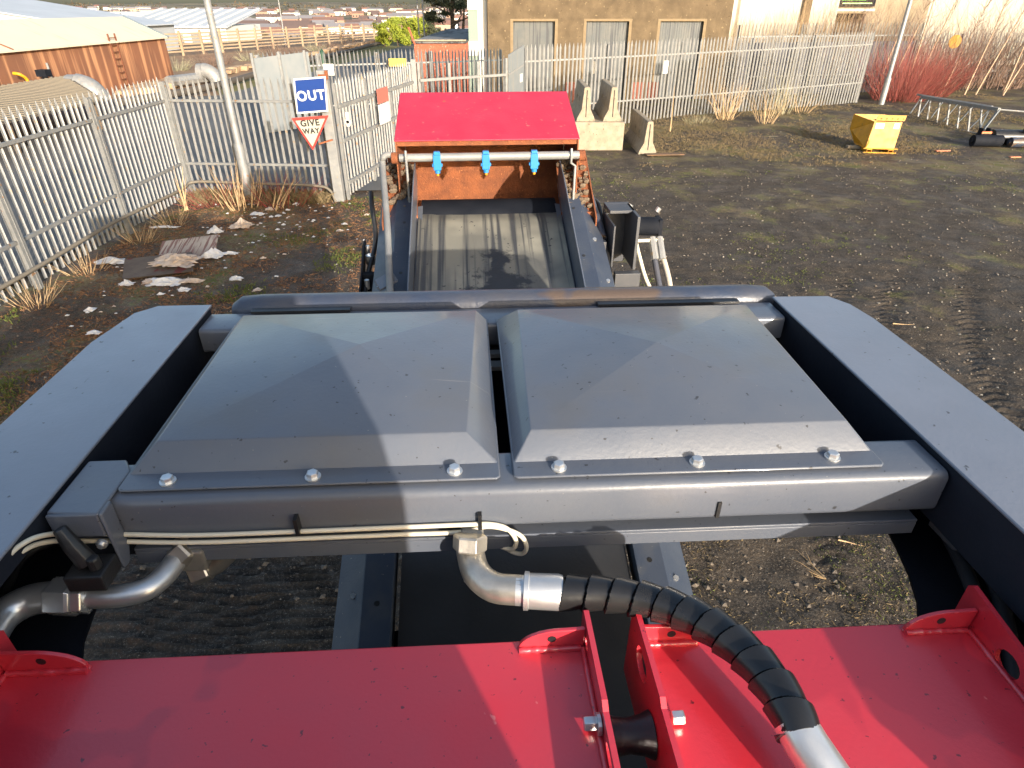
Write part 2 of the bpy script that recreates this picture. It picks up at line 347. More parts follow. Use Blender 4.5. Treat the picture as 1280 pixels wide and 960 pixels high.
for u0, u1 in ((-.72, -.40), (.42, .90)): b = MM(); b.box((u0, 1.885, 2.845), (u1, 1.912, 2.853)); b.build('rubber_seal', RUBBER)
# --- saddle bracket and knob at the left end of the beam
b = MM(); b.prism([(-.852, .955, 2.842), (-.748, .945, 2.842), (-.745, 1.08, 2.842), (-.77, 1.12, 2.842), (-.852, 1.12, 2.842)], (0, 0, .008))
b.box((-.850, .945, 2.79), (-.750, .953, 2.8495)); b.prism([(-.749, .945, 2.8495), (-.749, .945, 2.70), (-.749, .965, 2.695), (-.749, .987, 2.73), (-.749, .987, 2.8495)], (.008, 0, 0))
b.build('saddle_bracket', GREY, bevel=.004, smooth=40)
b = MM(); b.tube([(-.815, .925, 2.835), (-.802, .918, 2.80), (-.780, .910, 2.755)], [.0125, .017, .020], 8); k = b.build('latch_handle', RUBBER, bevel=.002, smooth=50)
b = MM(); b.box((-.820, .88, 2.705), (-.745, .945, 2.745)); b.cyl((-.765, .905, 2.745), (-.765, .905, 2.775), .012, 10); b.build('latch_base', RUBBER, bevel=.004)
b = MM(); b.cyl((-.762, .944, 2.775), (-.762, .938, 2.775), .011, 12); b.cyl((-.762, .938, 2.775), (-.762, .932, 2.775), .006, 10); b.build('latch_pin', ZINC, smooth=40)
# --- unseen panel added behind the covers to block light under the frame
b = MM(); b.box((-.80, 1.93, 1.86), (.96, 1.938, 2.74)); b.build('hidden_light_blocker', BLACKM)
# --- engine covers
def bolt(parent, u, v, z, m=ZINC, r=.0125):
    b = MM(); b.cyl((u, v, z), (u, v, z+.003), r*1.35, 16); b.tube([(u, v, z+.003), (u, v, z+.013), (u, v, z+.0145)], [r, r, r*.82], 6); o = b.build('bolt', m, parent, smooth=30); return o
def cover(base, top, apex, bolts, lbl):
    z0, z1, za = 2.850, 2.905, 2.940
    (u0, v0, u1, v1), c = base, MM()
    # flange
    c.prism([(u0+.008, v0, z0-.006), (u1-.008, v0, z0-.006), (u1, v0+.008, z0-.006), (u1, v1, z0-.006), (u0, v1, z0-.006), (u0, v0+.008, z0-.006)], (0, 0, .006))
    t = [(top[0][0], top[0][1], z1), (top[1][0], top[1][1], z1), (top[2][0], top[2][1], z1), (top[3][0], top[3][1], z1)]
    bb = [(u0+.004, v0+.052, z0), (u1-.004, v0+.052, z0), (u1-.004, v1-.004, z0), (u0+.004, v1-.004, z0)]
    c.add(bb+t, [(0,1,5,4), (1,2,6,5), (2,3,7,6), (3,0,4,7)])
    c.add(t+[(apex[0], apex[1], za)], [(0,1,4), (1,2,4), (2,3,4), (3,0,4)])
    o = c.build('engine_cover', GREY, smooth=1); plabel(o, lbl)
    o.modifiers.new('weld', 'WELD').merge_threshold = .0004
    bv = o.modifiers.new('bevel', 'BEVEL'); bv.width = .004; bv.segments = 2; bv.limit_method = 'ANGLE'; bv.angle_limit = R(20)
    for q_ in bolts: bolt(o, q_[0], q_[1]-SK*(q_[0]-.1), z0+.0)
cover((-.745, 1.014, .047, 1.80), [(-.685, 1.108), (-.022, 1.108), (.012, 1.745), (-.690, 1.745)], (-.30, 1.47), [(-.649, 1.052), (-.349, 1.046), (-.05, 1.044)], 'left pyramid-topped engine cover')
cover((.075, 1.014, .885, 1.80), [(.118, 1.108), (.832, 1.108), (.855, 1.745), (.140, 1.745)], (.484, 1.44), [(.174, 1.040), (.477, 1.036), (.781, 1.034)], 'right pyramid-topped engine cover')
# --- dark well under the covers
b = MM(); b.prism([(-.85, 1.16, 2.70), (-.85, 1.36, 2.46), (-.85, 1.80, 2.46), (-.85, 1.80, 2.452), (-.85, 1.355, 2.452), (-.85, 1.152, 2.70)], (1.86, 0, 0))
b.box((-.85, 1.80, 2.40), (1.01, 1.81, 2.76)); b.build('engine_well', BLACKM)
b = MM(); b.tube(catmull([(-.62, 1.80, 2.48), (-.66, 1.6, 2.50), (-.72, 1.4, 2.50), (-.73, 1.3, 2.55)], 6), .012, 8); b.build('well_hose', RUBBER, smooth=60)
for k in range(3):
    o_ = .036*k; b = MM(); b.tube(catmull([(.66+o_, 1.79, 2.66), (.80+o_*.8, 1.60, 2.70), (.88+o_*.5, 1.38, 2.68), (.895+o_*.4, 1.24, 2.66)], 8), .0145, 10); b.build('well_hose', mat('grey_rubber_hose', (.05, .052, .058), .5), smooth=60)
b = MM(); b.obox((.90, 1.42, 2.71), (.05, .012, 0), (-.01, .03, 0), (0, 0, .02)); b.build('hose_clamp', BLACKM, bevel=.003)
for k in range(2):
    b = MM(); b.tube(catmull([L(x+28*k, y-4*k, 2.59) for x, y in ((1150, 600), (1168, 640), (1186, 672), (1206, 712), (1224, 760), (1236, 820), (1240, 880))], 8), .016, 12); b.build('side_hose', mat('grey_rubber_hose', (.05, .052, .058), .5), smooth=60, skew=False)
b = MM(); c_ = L(1196, 664, 2.615); b.obox(c_, (.045, .012, 0), (-.012, .038, .01), (0, 0, .010)); b.build('hose_clamp', GREY, bevel=.003, skew=False)
for q0, q1 in (((.02, 1.62, 2.76), (.10, 1.66, 2.775)), ((.02, 1.70, 2.76), (.10, 1.73, 2.775))): b = MM(); b.box(q0, q1); b.build('hinge_bracket', GALVD, bevel=.002)
# --- dark curved side plates seen through the gap
def ell(c, n=10): return c
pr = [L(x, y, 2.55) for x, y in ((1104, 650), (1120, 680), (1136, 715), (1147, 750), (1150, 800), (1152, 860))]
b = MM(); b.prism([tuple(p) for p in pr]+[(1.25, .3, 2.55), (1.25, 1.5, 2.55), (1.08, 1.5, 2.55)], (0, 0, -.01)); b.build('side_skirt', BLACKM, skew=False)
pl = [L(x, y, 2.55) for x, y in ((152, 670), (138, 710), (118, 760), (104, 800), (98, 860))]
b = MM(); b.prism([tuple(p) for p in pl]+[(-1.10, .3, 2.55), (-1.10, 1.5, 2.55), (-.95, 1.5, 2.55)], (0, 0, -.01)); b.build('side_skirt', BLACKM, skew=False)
# --- cables along the rail
def cable(pts, r=.0045, m=CREAM, name='cable'):
    b = MM(); b.tube(catmull(pts, 8), r, 8); return b.build(name, m, smooth=60, skew=False)
for k in range(2):
    path = [LV(x, y+9*k, v) for x, y, v in ((-60, 790, .80), (0, 708, .86), (28, 680, .90), (62, 668, .95), (116, 667, .996), (240, 669, .992), (380, 664, .988), (500, 659, .986), (575, 656, .984), (612, 655-6*k, .984))]
    path += [LV(x+13*k, y+6*k, v) for x, y, v in ((634, 661, .982), (645, 676, .985), (640, 686, .995), (624, 682, 1.01), (612, 668, 1.03), (606, 650, 1.05))]
    c = cable([tuple(p) for p in path], .0052); plabel(c, 'cream cable with a loop at its end')
cable([tuple(L(x, y, 2.64)) for x, y in ((-60, 815), (0, 745), (25, 700), (60, 680), (100, 674), (130, 672))], .012, RUBBER, 'hose')
for x in (372, 600, 896):
    b = MM(); p = LV(x, 655 if x < 500 else 649 if x < 700 else 633, .990); b.obox(p, (.004, 0, 0), (0, .013, 0), (0, 0, .022)); b.build('cable_tie', RUBBER, skew=False)
# --- hydraulic pipes
def pipe(name, pts, r, m=ZINC, n=20, sub=8, **k):
    b = MM(); b.tube(catmull(pts, sub), r, n, **k); return b.build(name, m, smooth=60, skew=False)
def hexnut(a, b_, r, m=ZINC, nm='hex_nut', par=M):
    b = MM(); a = Vector(a); b_ = Vector(b_); d_ = (b_-a)*.12; b.tube([a, a+d_, b_-d_, b_], [r*.90, r, r, r*.90], 6); return b.build(nm, m, par, smooth=25, skew=False, bevel=.001)
Z = 2.70
A = [L(587, 672, 2.73), L(589, 695, Z), L(597, 718, Z), L(618, 734, Z), L(652, 738, Z)]
h = pipe('elbow_pipe', A, .030, STEEL)
hexnut(L(588, 668, 2.745), L(587, 688, 2.715), .037, STEEL)
b = MM(); b.box((A[0].x-.018, A[0].y-.01, 2.60), (A[0].x+.03, A[0].y+.11, 2.74)); b.build('pipe_port', GALVD, skew=False, bevel=.004)
b = MM(); p0, p1 = L(650, 738, Z), L(703, 741, Z); dv = (p1-p0)
b.tube([p0-dv*.1, p0+dv*.08, p0+dv*.1, p0+dv*.2, p0+dv*.22, p0+dv*.9, p1], [.030, .030, .038, .038, .035, .0365, .034], 24); b.build('hose_ferrule', ZINC, skew=False, smooth=35)
HP = [L(700, 741, Z), L(760, 743, 2.71), L(822, 754, 2.72), L(880, 778, 2.74), L(930, 815, 2.75), L(968, 858, 2.755), L(990, 895, 2.755), L(1000, 920, 2.75)]
dense = catmull(HP, 60)
b = MM(); b.tube(dense, .0315, 40, helix=(.047, .0055)); b.build('hydraulic_hose', SPIRAL, skew=False, smooth=35)
b = MM(); b.tube([L(992, 902, 2.753), L(1008, 930, 2.745), L(1045, 985, 2.72), L(1085, 1050, 2.69)], .0335, 24); b.build('hose_ferrule', ZINC, skew=False, smooth=35)
Z = 2.66
pipe('elbow_pipe', [L(-42, 870, Z), L(-24, 815, Z), L(2, 772, Z), L(36, 751, Z), L(72, 745, Z)], .032, ZINC)
hexnut(L(66, 745, Z), L(99, 746, Z), .041)
hexnut(L(98, 746, Z), L(113, 746, Z), .036)
pipe('elbow_pipe', [L(108, 746, Z), L(145, 745, Z), L(180, 738, Z), L(203, 722, Z), L(218, 703, 2.665), L(226, 690, 2.67)], .0235, ZINC)
hexnut(L(222, 697, Z), L(240, 680, 2.69), .034, STEEL)
pipe('elbow_pipe', [L(294, 672, 2.64), L(284, 690, 2.60), L(268, 705, 2.57), L(250, 712, 2.56)], .026, STEEL)
hexnut(L(262, 707, 2.57), L(240, 716, 2.56), .034, STEEL)
b = MM(); p = L(245, 690, 2.66); b.obox(p, (.03, 0, 0), (0, .03, 0), (0, 0, .03)); b.build('pipe_manifold', STEEL, skew=False, bevel=.006)
hexnut(L(292, 680, 2.63), L(298, 668, 2.65), .034, STEEL)

# --- red folding panels
ZR = 2.65
def red_panel(u0, u1, slot):
    b = MM(); b.box((u0, .15, ZR-.01), (u1, .765, ZR)); b.box((u0, .757, ZR-.05), (u1, .765, ZR-.0102))
    return b.build('red_panel', RED, bevel=.0025)
pL = red_panel(-.885, .192, 0); pR = red_panel(.300, .955, 0)
def fin(par, u, holes, low=ZR-.14, sgn=1, v0=.15, hgt=.062):
    # plate standing along v with round holes cut through it
    b = MM(); top = [(v0, ZR+.050), (.585, ZR+.052), (.60, ZR+.062), (.78, ZR+hgt), (.788, ZR+hgt-.008), (.788, low)]
    pts = [(v0, low)]+top; bm = bmesh.new()
    vs = [bm.verts.new((u, a, z)) for a, z in pts]; bm.faces.new(vs)
    ed = list(bm.edges)
    for (hv, hz, rv, rz) in holes:
        cs = [bm.verts.new((u, hv+rv*math.cos(2*math.pi*k/16), hz+rz*math.sin(2*math.pi*k/16))) for k in range(16)]
        ed += [bm.edges.new((cs[k], cs[(k+1)%16])) for k in range(16)]
    if holes:
        bmesh.ops.delete(bm, geom=list(bm.faces), context='FACES_ONLY')
        bmesh.ops.triangle_fill(bm, use_beauty=True, edges=ed, normal=(1, 0, 0))
        # drop faces inside the holes
        kill = [f for f in bm.faces if any(((f.calc_center_median().y-hv)/rv)**2+((f.calc_center_median().z-hz)/rz)**2 < .9 for hv, hz, rv, rz in holes)]
        bmesh.ops.delete(bm, geom=kill, context='FACES')
    r_ = bmesh.ops.extrude_face_region(bm, geom=list(bm.faces)); bmesh.ops.translate(bm, verts=[g for g in r_['geom'] if isinstance(g, bmesh.types.BMVert)], vec=(.010*sgn, 0, 0))
    bm.verts.index_update(); b.add([v.co[:] for v in bm.verts], [tuple(v.index for v in f.verts) for f in bm.faces]); bm.free()
    o = b.build('hinge_plate', RED, par, skew=True); return o
fin(pL, .192, [(.735, ZR+.022, .013, .010), (.52, ZR+.025, .03, .012)], sgn=1)
fin(pR, .300, [(.70, ZR+.005, .034, .030), (.60, ZR-.03, .012, .012)], sgn=-1)
fin(pR, .955, [(.655, ZR+.02, .028, .024)], sgn=1, hgt=.085)
fin(pL, -.885, [], sgn=-1, hgt=.075)
def gusset(par, u, s_, w=.125, h_=.052):
    b = MM(); n = 8
    pts = [(u, ZR+.0005), (u, ZR+h_)]+[(u+s_*(w*.35+w*.65*math.sin(R(90)*k/n)), ZR+.004+(h_-.006)*math.cos(R(90)*k/n)) for k in range(n+1)]+[(u+s_*w*1.02, ZR+.0005)]
    b.prism([(a, .745, z) for a, z in pts], (0, .008, 0)); o = b.build('gusset', RED, par, bevel=.0015)
    b = MM(); b.cyl((u+s_*w*.5, .7443, ZR+h_*.55), (u+s_*w*.5, .747, ZR+h_*.55), .0085, 16); b.build('bolt_hole', RUBBER, o, fix=True)
    b = MM(); path = [(u+s_*(.006+(w-.006)*k/24), .742+random.uniform(-.001, .001), ZR+.003) for k in range(25)]; b.tube(path, [.0065+random.uniform(-.0012, .0012) for _ in path], 8); b.build('weld_bead', RED, o, smooth=70)
gusset(pL, .190, -1); gusset(pR, .302, 1, .11, .05)
gusset(pR, .953, -1, .13, .055); gusset(pL, -.883, 1, .15, .055)
for par, u in ((pL, .188), (pR, .305), (pR, .951), (pL, -.880)):
    b = MM(); path = [(u, .15+.59*k/70, ZR+.002) for k in range(71)]; b.tube(path, [.006+random.uniform(-.001, .001) for _ in path], 6); b.build('weld_bead', RED, par, smooth=70)
b = MM(); b.tube([(.205, .60, 2.60), (.222, .60, 2.60), (.246, .60, 2.60), (.272, .60, 2.60), (.288, .60, 2.60)], [.040, .033, .029, .033, .040], 20); b.build('rubber_roller', RUBBER, smooth=50)
hexnut((.186, .585, 2.668), (.162, .585, 2.668), .0125, ZINC, 'bolt'); hexnut((.312, .585, 2.668), (.334, .585, 2.668), .0125, ZINC, 'bolt')
b = MM(); b.cyl((.190, .585, 2.668), (.184, .585, 2.668), .018, 16); b.build('washer', ZINC)
# --- machine body behind and below the viewpoint, plus an added shadow caster
b = MM(); b.box((-1.05, -4.2, 1.0), (1.15, .40, 2.58)); b.build('machine_body', GREY, bevel=.02)
b = MM(); b.box((-1.35, -.62, 2.60), (.52, -.50, 3.68)); b.box((-1.2, -3.6, 2.60), (1.2, -1.6, 3.0)); b.build('added_shadow_caster', GREY, bevel=.01)  # unseen panel added to cast the viewer's shadow over the left side
for s_ in (-1, 1):
    b = MM(); x = s_*1.25; n = 28
    pts = [(x-.2, -2.0+1.5*(1 if math.cos(2*math.pi*k/n) > 0 else -1)+.42*math.cos(2*math.pi*k/n), .46+.44*math.sin(2*math.pi*k/n)) for k in range(n)]
    b.prism(pts, (.4, 0, 0)); b.build('crawler_track', RUBBER, bevel=.02)

# --- tail conveyor (slopes up and away)
CU, CV, CZ, CA = .143, 3.55, 2.26, R(19.4); cA, sA = math.cos(CA), math.sin(CA)
def K(u, s_, n_=0): return (CU+u, CV+s_*cA-n_*sA, CZ+s_*sA+n_*cA)
class CB(MB):
    def kbox(s, u0, u1, s0, s1, n0, n1): s.add([K(u, a, n_) for n_ in (n0, n1) for u, a in ((u0, s0), (u1, s0), (u1, s1), (u0, s1))], [(3,2,1,0),(4,5,6,7),(0,1,5,4),(1,2,6,5),(2,3,7,6),(3,0,4,7)])
    def build(s, name, m, parent=M, **k): return super().build(name, m, parent, **k)
LO = -2.75
prof = [(LO, 0.), (.60, 0.), (.68, -.012), (.80, -.050), (.92, -.092), (1.01, -.14), (1.08, -.27), (1.05, -.40), (.96, -.46), (.80, -.47), (LO, -.47)]
b = CB(); n = len(prof); cr = [(-.48, .018), (-.36, .004), (-.2, 0), (.2, 0), (.36, .004), (.48, .018)]
b.v = [K(u, s_, n_+(c_ if i < 3 else 0)) for i, (s_, n_) in enumerate(prof) for u, c_ in cr]; mcr = len(cr)
b.f = [(i*mcr+j, i*mcr+j+1, (i+1)*mcr+j+1, (i+1)*mcr+j) for i in range(n-1) for j in range(mcr-1)]; b.mi = [0]*len(b.f)
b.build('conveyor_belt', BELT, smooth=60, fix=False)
for s_ in (-1, 1):
    f = CB()
    def kb(u0, u1, *a): f.kbox(min(s_*u0, s_*u1), max(s_*u0, s_*u1), *a)
    kb(.505, .625, LO, .98, .05, .058); kb(.617, .625, LO, .98, -.30, .0498); kb(.505, .511, LO, .98, -.06, .0498)
    f.prism([K(s_*.626, LO, .05), K(s_*.75, LO, -.05), K(s_*.75, LO, -.058), K(s_*.626, LO, .042)], Vector(K(0, .98))-Vector(K(0, LO)))
    o = f.build('conveyor_side_frame', CNAVY, bevel=.003)
    for i in range(7):
        a = -2.45+i*.5+ (.12 if s_ > 0 else 0); q_ = CB(); c0 = Vector(K(s_*.565, a, .0582)); nn = Vector(K(0, 0, 1))-Vector(K(0, 0, 0)); q_.cyl(c0-nn*.0005, c0+nn*.0012, .011, 14); q_.build('bolt_hole', RUBBER, o)
    for i in range(8):
        a = -1.9+i*.38; q_ = CB(); c0 = Vector(K(s_*(.67+.03*(i % 2)), a, .012-.024*(i % 2))); nn = Vector(K(0, 0, 1))-Vector(K(0, 0, 0)); q_.cyl(c0, c0+nn*.014, .013, 6); q_.build('bolt', ZINC, o)
    w = CB()   # skirt plates beside the belt
    w.prism([K(s_*.500, -1.2, .0), K(s_*.500, .80, .0), K(s_*.500, .98, .03), K(s_*.500, 1.0, .22), K(s_*.500, .75, .24), K(s_*.500, -1.2, .16)], (-s_*.008, 0, 0))
    w.prism([K(s_*.492, -1.2, -.0), K(s_*.490, .80, -.0), K(s_*.455, .80, .006), K(s_*.455, -1.2, .006)], (0, 0, .004))
    o2 = w.build('belt_skirt', GREY, bevel=.002)
    for i in range(8):
        a = -1.0+i*.24; q_ = CB(); q_.cyl(K(s_*.500, a, .10), K(s_*.513, a, .10), .012, 6); q_.build('bolt', ZINC, o2)
f = CB()
for i in range(8): f.kbox(-.60, .60, LO+.2+i*.5, LO+.28+i*.5, -.30, -.22)
f.build('cross_member', BLACKM)
f = CB(); f.cyl(K(-.47, .84, -.23), K(.47, .84, -.23), .215, 28); f.build('head_drum', BLACKM, smooth=40)
# --- discharge hood
V0, V1 = 4.33, 4.92
def hp(x, y, v_, z=None):
    return v_
hu0, hu1 = -.47, .755
b = MB(); b.prism([(hu0, V0, 2.955), (hu1, V0, 2.955), (hu1-.01, V1+.02, 3.175), (hu0+.01, V1+.02, 3.175)], (0, 0, -.008))
b.build('hood_lid', REDF, M, bevel=.002)
b = MB()
for u in (hu0+.004, hu1-.012): b.prism([(u, V0+.01, 2.945), (u, V1+.02, 3.163), (u, V1+.06, 2.20), (u, V0-.02, 2.42)], (.008, 0, 0))
b.prism([(hu0+.013, V1+.01, 3.160), (hu0+.013, V1+.07, 2.10), (hu0+.013, V1+.08, 2.10), (hu0+.013, V1+.02, 3.160)], (hu1-hu0-.026, 0, 0))
b.box((hu0+.013, V0+.02, 2.915), (hu1-.013, V0+.026, 2.944))
b.build('hood_box', RUST, M)
for s_ in (-1, 1):          # rusty corner boxes with rubble caught in them
    c0 = CU+s_*.60; b = MB()
    b.prism([(c0-.11, 4.20, 2.49), (c0+.11, 4.20, 2.49), (c0+.11, 4.58, 2.76), (c0-.11, 4.58, 2.76)], (0, 0, -.008)); b.box((c0-.115, 4.18, 2.40), (c0+.115, 4.19, 2.505))
    b.prism([(c0+s_*.11, 4.10, 2.42), (c0+s_*.11, 4.66, 2.55), (c0+s_*.11, 4.66, 2.80), (c0+s_*.11, 4.10, 2.49)], (s_*.008, 0, 0)); b.box((c0-.10, 4.60, 2.56), (c0+.10, 4.606, 2.80))
    o = b.build('corner_box', RUST, M)
    b = MB()
    for i in range(90):
        r = random.uniform(.010, .032); c = Vector((c0+random.uniform(-.095, .095), random.uniform(4.22, 4.58), 2.0)); c.z = 2.49+(c.y-4.20)*.71+r*.6+random.uniform(0, .02)
        vs = [c+Vector((math.cos(a)*math.cos(e), math.sin(a)*math.cos(e), math.sin(e)*.7))*r*random.uniform(.7, 1.1) for e in (-.9, .1, .9) for a in [k*math.pi/2.5 for k in range(5)]]
        b.add(vs, [(k*5+j, k*5+(j+1)%5, (k+1)*5+(j+1)%5, (k+1)*5+j) for k in range(2) for j in range(5)]+[(4,3,2,1,0), (10,11,12,13,14)])
    b.build('trapped_rubble', mat('rubble', (.20, .15, .10), .9, 0, (.11, .075, .05), .5, 20, .4, 80), o)
# spray bar with clamps and nozzles
zb = 2.855; vb = 4.28
b = MB(); b.cyl((-.44, vb, zb), (.745, vb-.01, zb+.005), .026, 20); sb = b.build('spray_bar', GALV, M, smooth=40)
for u in (-.47, .765): b = MB(); b.cyl((u-.02, vb, zb), (u+.02, vb, zb), .036, 14); b.build('end_cap', RUST, sb, smooth=40)
for u in (-.195, .125, .445):
    b = MB(); b.tube([(u-.022, vb, zb), (u+.022, vb, zb)], .033, 16); b.box((u-.025, vb-.038, zb-.075), (u+.025, vb-.008, zb+.02)); b.box((u-.034, vb-.03, zb-.055), (u+.034, vb-.004, zb-.035)); b.box((u-.02, vb-.03, zb+.02), (u+.02, vb+.01, zb+.04)); b.cyl((u, vb-.03, zb-.075), (u, vb-.03, zb-.095), .018, 10); o = b.build('spray_nozzle', BLUE, sb, bevel=.003)
    b = MB(); b.cyl((u, vb-.03, zb-.095), (u, vb-.03, zb-.11), .009, 8); b.build('nozzle_tip', YEL, o)
for u in (-.395, .69):
    b = MB(); b.tube([(u, vb-.03, zb+.05), (u, vb-.045, zb), (u, vb-.03, zb-.04), (u+(.03 if u > 0 else 0), vb-.03, zb-.06), (u+(.03 if u > 0 else 0), vb-.01, 2.48)], .009, 8); b.build('bar_bracket', GALV, sb, smooth=60)
b = MB(); b.tube(catmull([(-.47, vb, zb), (-.505, vb, zb+.022), (-.54, vb-.02, zb+.01), (-.548, vb-.05, zb-.05), tuple(LV(484, 280, 3.78)), tuple(LV(487, 350, 3.38)), tuple(LV(490, 420, 2.95)), (-.42, 2.5, 2.0)], 8), .020, 12); plabel(b.build('water_hose', mat('grey_hose', (.16, .16, .16), .6, 0, (.22, .22, .21), .5, 8), M, smooth=60), 'grey water hose feeding the spray bar')
b = MB(); c_ = LV(482, 345, 3.42); b.obox(tuple(c_-Vector((0, 0, .03))), (.05, .02, .02), (-.02, .05, .01), (0, 0, .006)); b.build('hose_bracket', GREY, M)
b = MB(); b.tube(catmull([(-.66, 4.35, 2.62), (-.65, 4.25, 2.55), (-.63, 4.1, 2.36), (-.67, 3.8, 2.20), (-.66, 3.6, 2.12), (-.56, 3.4, 2.14)], 8), .016, 8); b.build('drain_hose', RUBBER, M, smooth=60)
b = MB(); b.prism([(-.72, 3.4, 1.9), (-.74, 4.1, 2.1), (-.74, 4.2, 2.30), (-.71, 4.15, 2.36), (-.70, 3.9, 2.30), (-.70, 3.4, 2.08)], (.012, 0, 0)); b.prism([(-.74, 3.4, 1.9), (-.60, 3.4, 1.9), (-.60, 4.15, 2.08), (-.74, 4.15, 2.08)], (0, 0, -.012)); b.box((-.70, 3.8, 2.0), (-.62, 3.86, 2.24)); o = b.build('left_drive_guard', BLACKM, M, bevel=.004)
for vv, uu in ((3.5, -.68), (3.75, -.66), (4.0, -.66), (4.1, -.69)): b = MB(); b.cyl((uu, vv, 2.06+(vv-3.4)*.3), (uu, vv, 2.12+(vv-3.4)*.3), .034 if vv == 4.0 else .016, 10); b.build('bolt', ZINC, o, smooth=40)
# right hand tensioner, bracket, drive motor and hoses
b = MB(); b.cyl((.86, 4.45, 2.56), (.90, 4.05, 2.36), .030, 14); b.cyl((.852, 4.53, 2.60), (.86, 4.45, 2.56), .011, 8); b.build('tension_ram', WORN, M, smooth=40)
b = MB(); b.tube(catmull([(.90, 4.45, 2.52), (.92, 4.35, 2.50), (.93, 4.15, 2.36), (.91, 3.8, 2.22), (.90, 3.5, 2.10)], 8), .014, 8); b.build('ram_hose', RUBBER, M, smooth=60)
o_u, o_v, o_z = -.09, .47, .20
def D(u, v_, z): return (u+o_u, v_+o_v, z+o_z)
def dbox(mb, a, c_): mb.box(D(*a), D(*c_))
b = MB()
dbox(b, (1.03, 3.78, 1.92), (1.20, 3.82, 2.34)); dbox(b, (1.03, 3.45, 2.00), (1.042, 3.7795, 2.28)); dbox(b, (1.18, 3.45, 1.98), (1.20, 3.7795, 2.34)); dbox(b, (1.03, 3.60, 2.32), (1.20, 3.7795, 2.34)); dbox(b, (1.05, 3.38, 1.84), (1.22, 3.44, 1.98)); dbox(b, (.93, 3.2, 1.80), (1.22, 3.6, 1.82)); dbox(b, (.95, 3.5, 1.9), (1.0, 3.75, 2.16))
o = b.build('motor_bracket', mat('bracket_dark_grey', (.05, .055, .065), .5, 0, (.08, .08, .085), .5, 6), M, bevel=.003)
b = MB(); b.cyl(D(1.20, 3.66, 2.215), D(1.38, 3.65, 2.215), .062, 20); dbox(b, (1.375, 3.60, 2.16), (1.40, 3.72, 2.27)); b.build('drive_motor', BLACKM, M, smooth=40, bevel=.003)
b = MB(); dbox(b, (1.20, 3.575, 2.13), (1.41, 3.582, 2.150)); b.build('motor_plate', CREAM, M)
for u, v_ in ((1.215, 3.83), (1.39, 3.74)): b = MB(); b.cyl(D(u, v_, 2.29), D(u+.015, v_, 2.315), .018, 8); b.build('bolt', ZINC, o)
for k in range(5): b = MB(); p_ = D(.92+.03*(k % 2), 3.95-.14*k, 2.10-.05*k); b.cyl(p_, (p_[0], p_[1]-.01, p_[2]+.03), .017, 6); b.build('bolt', ZINC, o)
def dh(pts, r, m, lb=None):
    b = MB(); b.tube(catmull([D(*p) for p in pts], 8), r, 10); h_ = b.build('motor_hose', m, M, smooth=60)
    if lb: plabel(h_, lb)
dh([(1.225, 3.60, 2.13), (1.235, 3.52, 2.06), (1.27, 3.42, 1.93), (1.33, 3.30, 1.80), (1.36, 3.15, 1.68)], .013, CREAM, 'cream motor hose')
dh([(1.335, 3.62, 2.14), (1.34, 3.52, 2.05), (1.36, 3.40, 1.90), (1.375, 3.28, 1.78), (1.38, 3.1, 1.6)], .020, WORN)
dh([(1.385, 3.64, 2.15), (1.40, 3.55, 2.06), (1.43, 3.42, 1.92), (1.435, 3.28, 1.78), (1.43, 3.1, 1.6)], .019, mat('beige_hose', (.45, .40, .33), .6), 'beige motor hose')
for u in (1.335, 1.385): b = MB(); b.cyl(D(u, 3.60, 2.15), D(u+.01, 3.50, 2.03), .027, 8); b.build('hose_fitting', GALV, M)
b = MB(); b.obox(K(.69, -.28, .03), Vector(K(.055, -.28, 0))-Vector(K(0, -.28, 0))-Vector((0, 0, .03)), (Vector(K(0, 1, 0))-Vector(K(0, 0, 0)))*.05, (0, 0, .001)); b.build('safety_sticker', mat('sticker', (.66, .60, .40), .5, spots=[((.03, .03, .03), 30, .56)]), M)

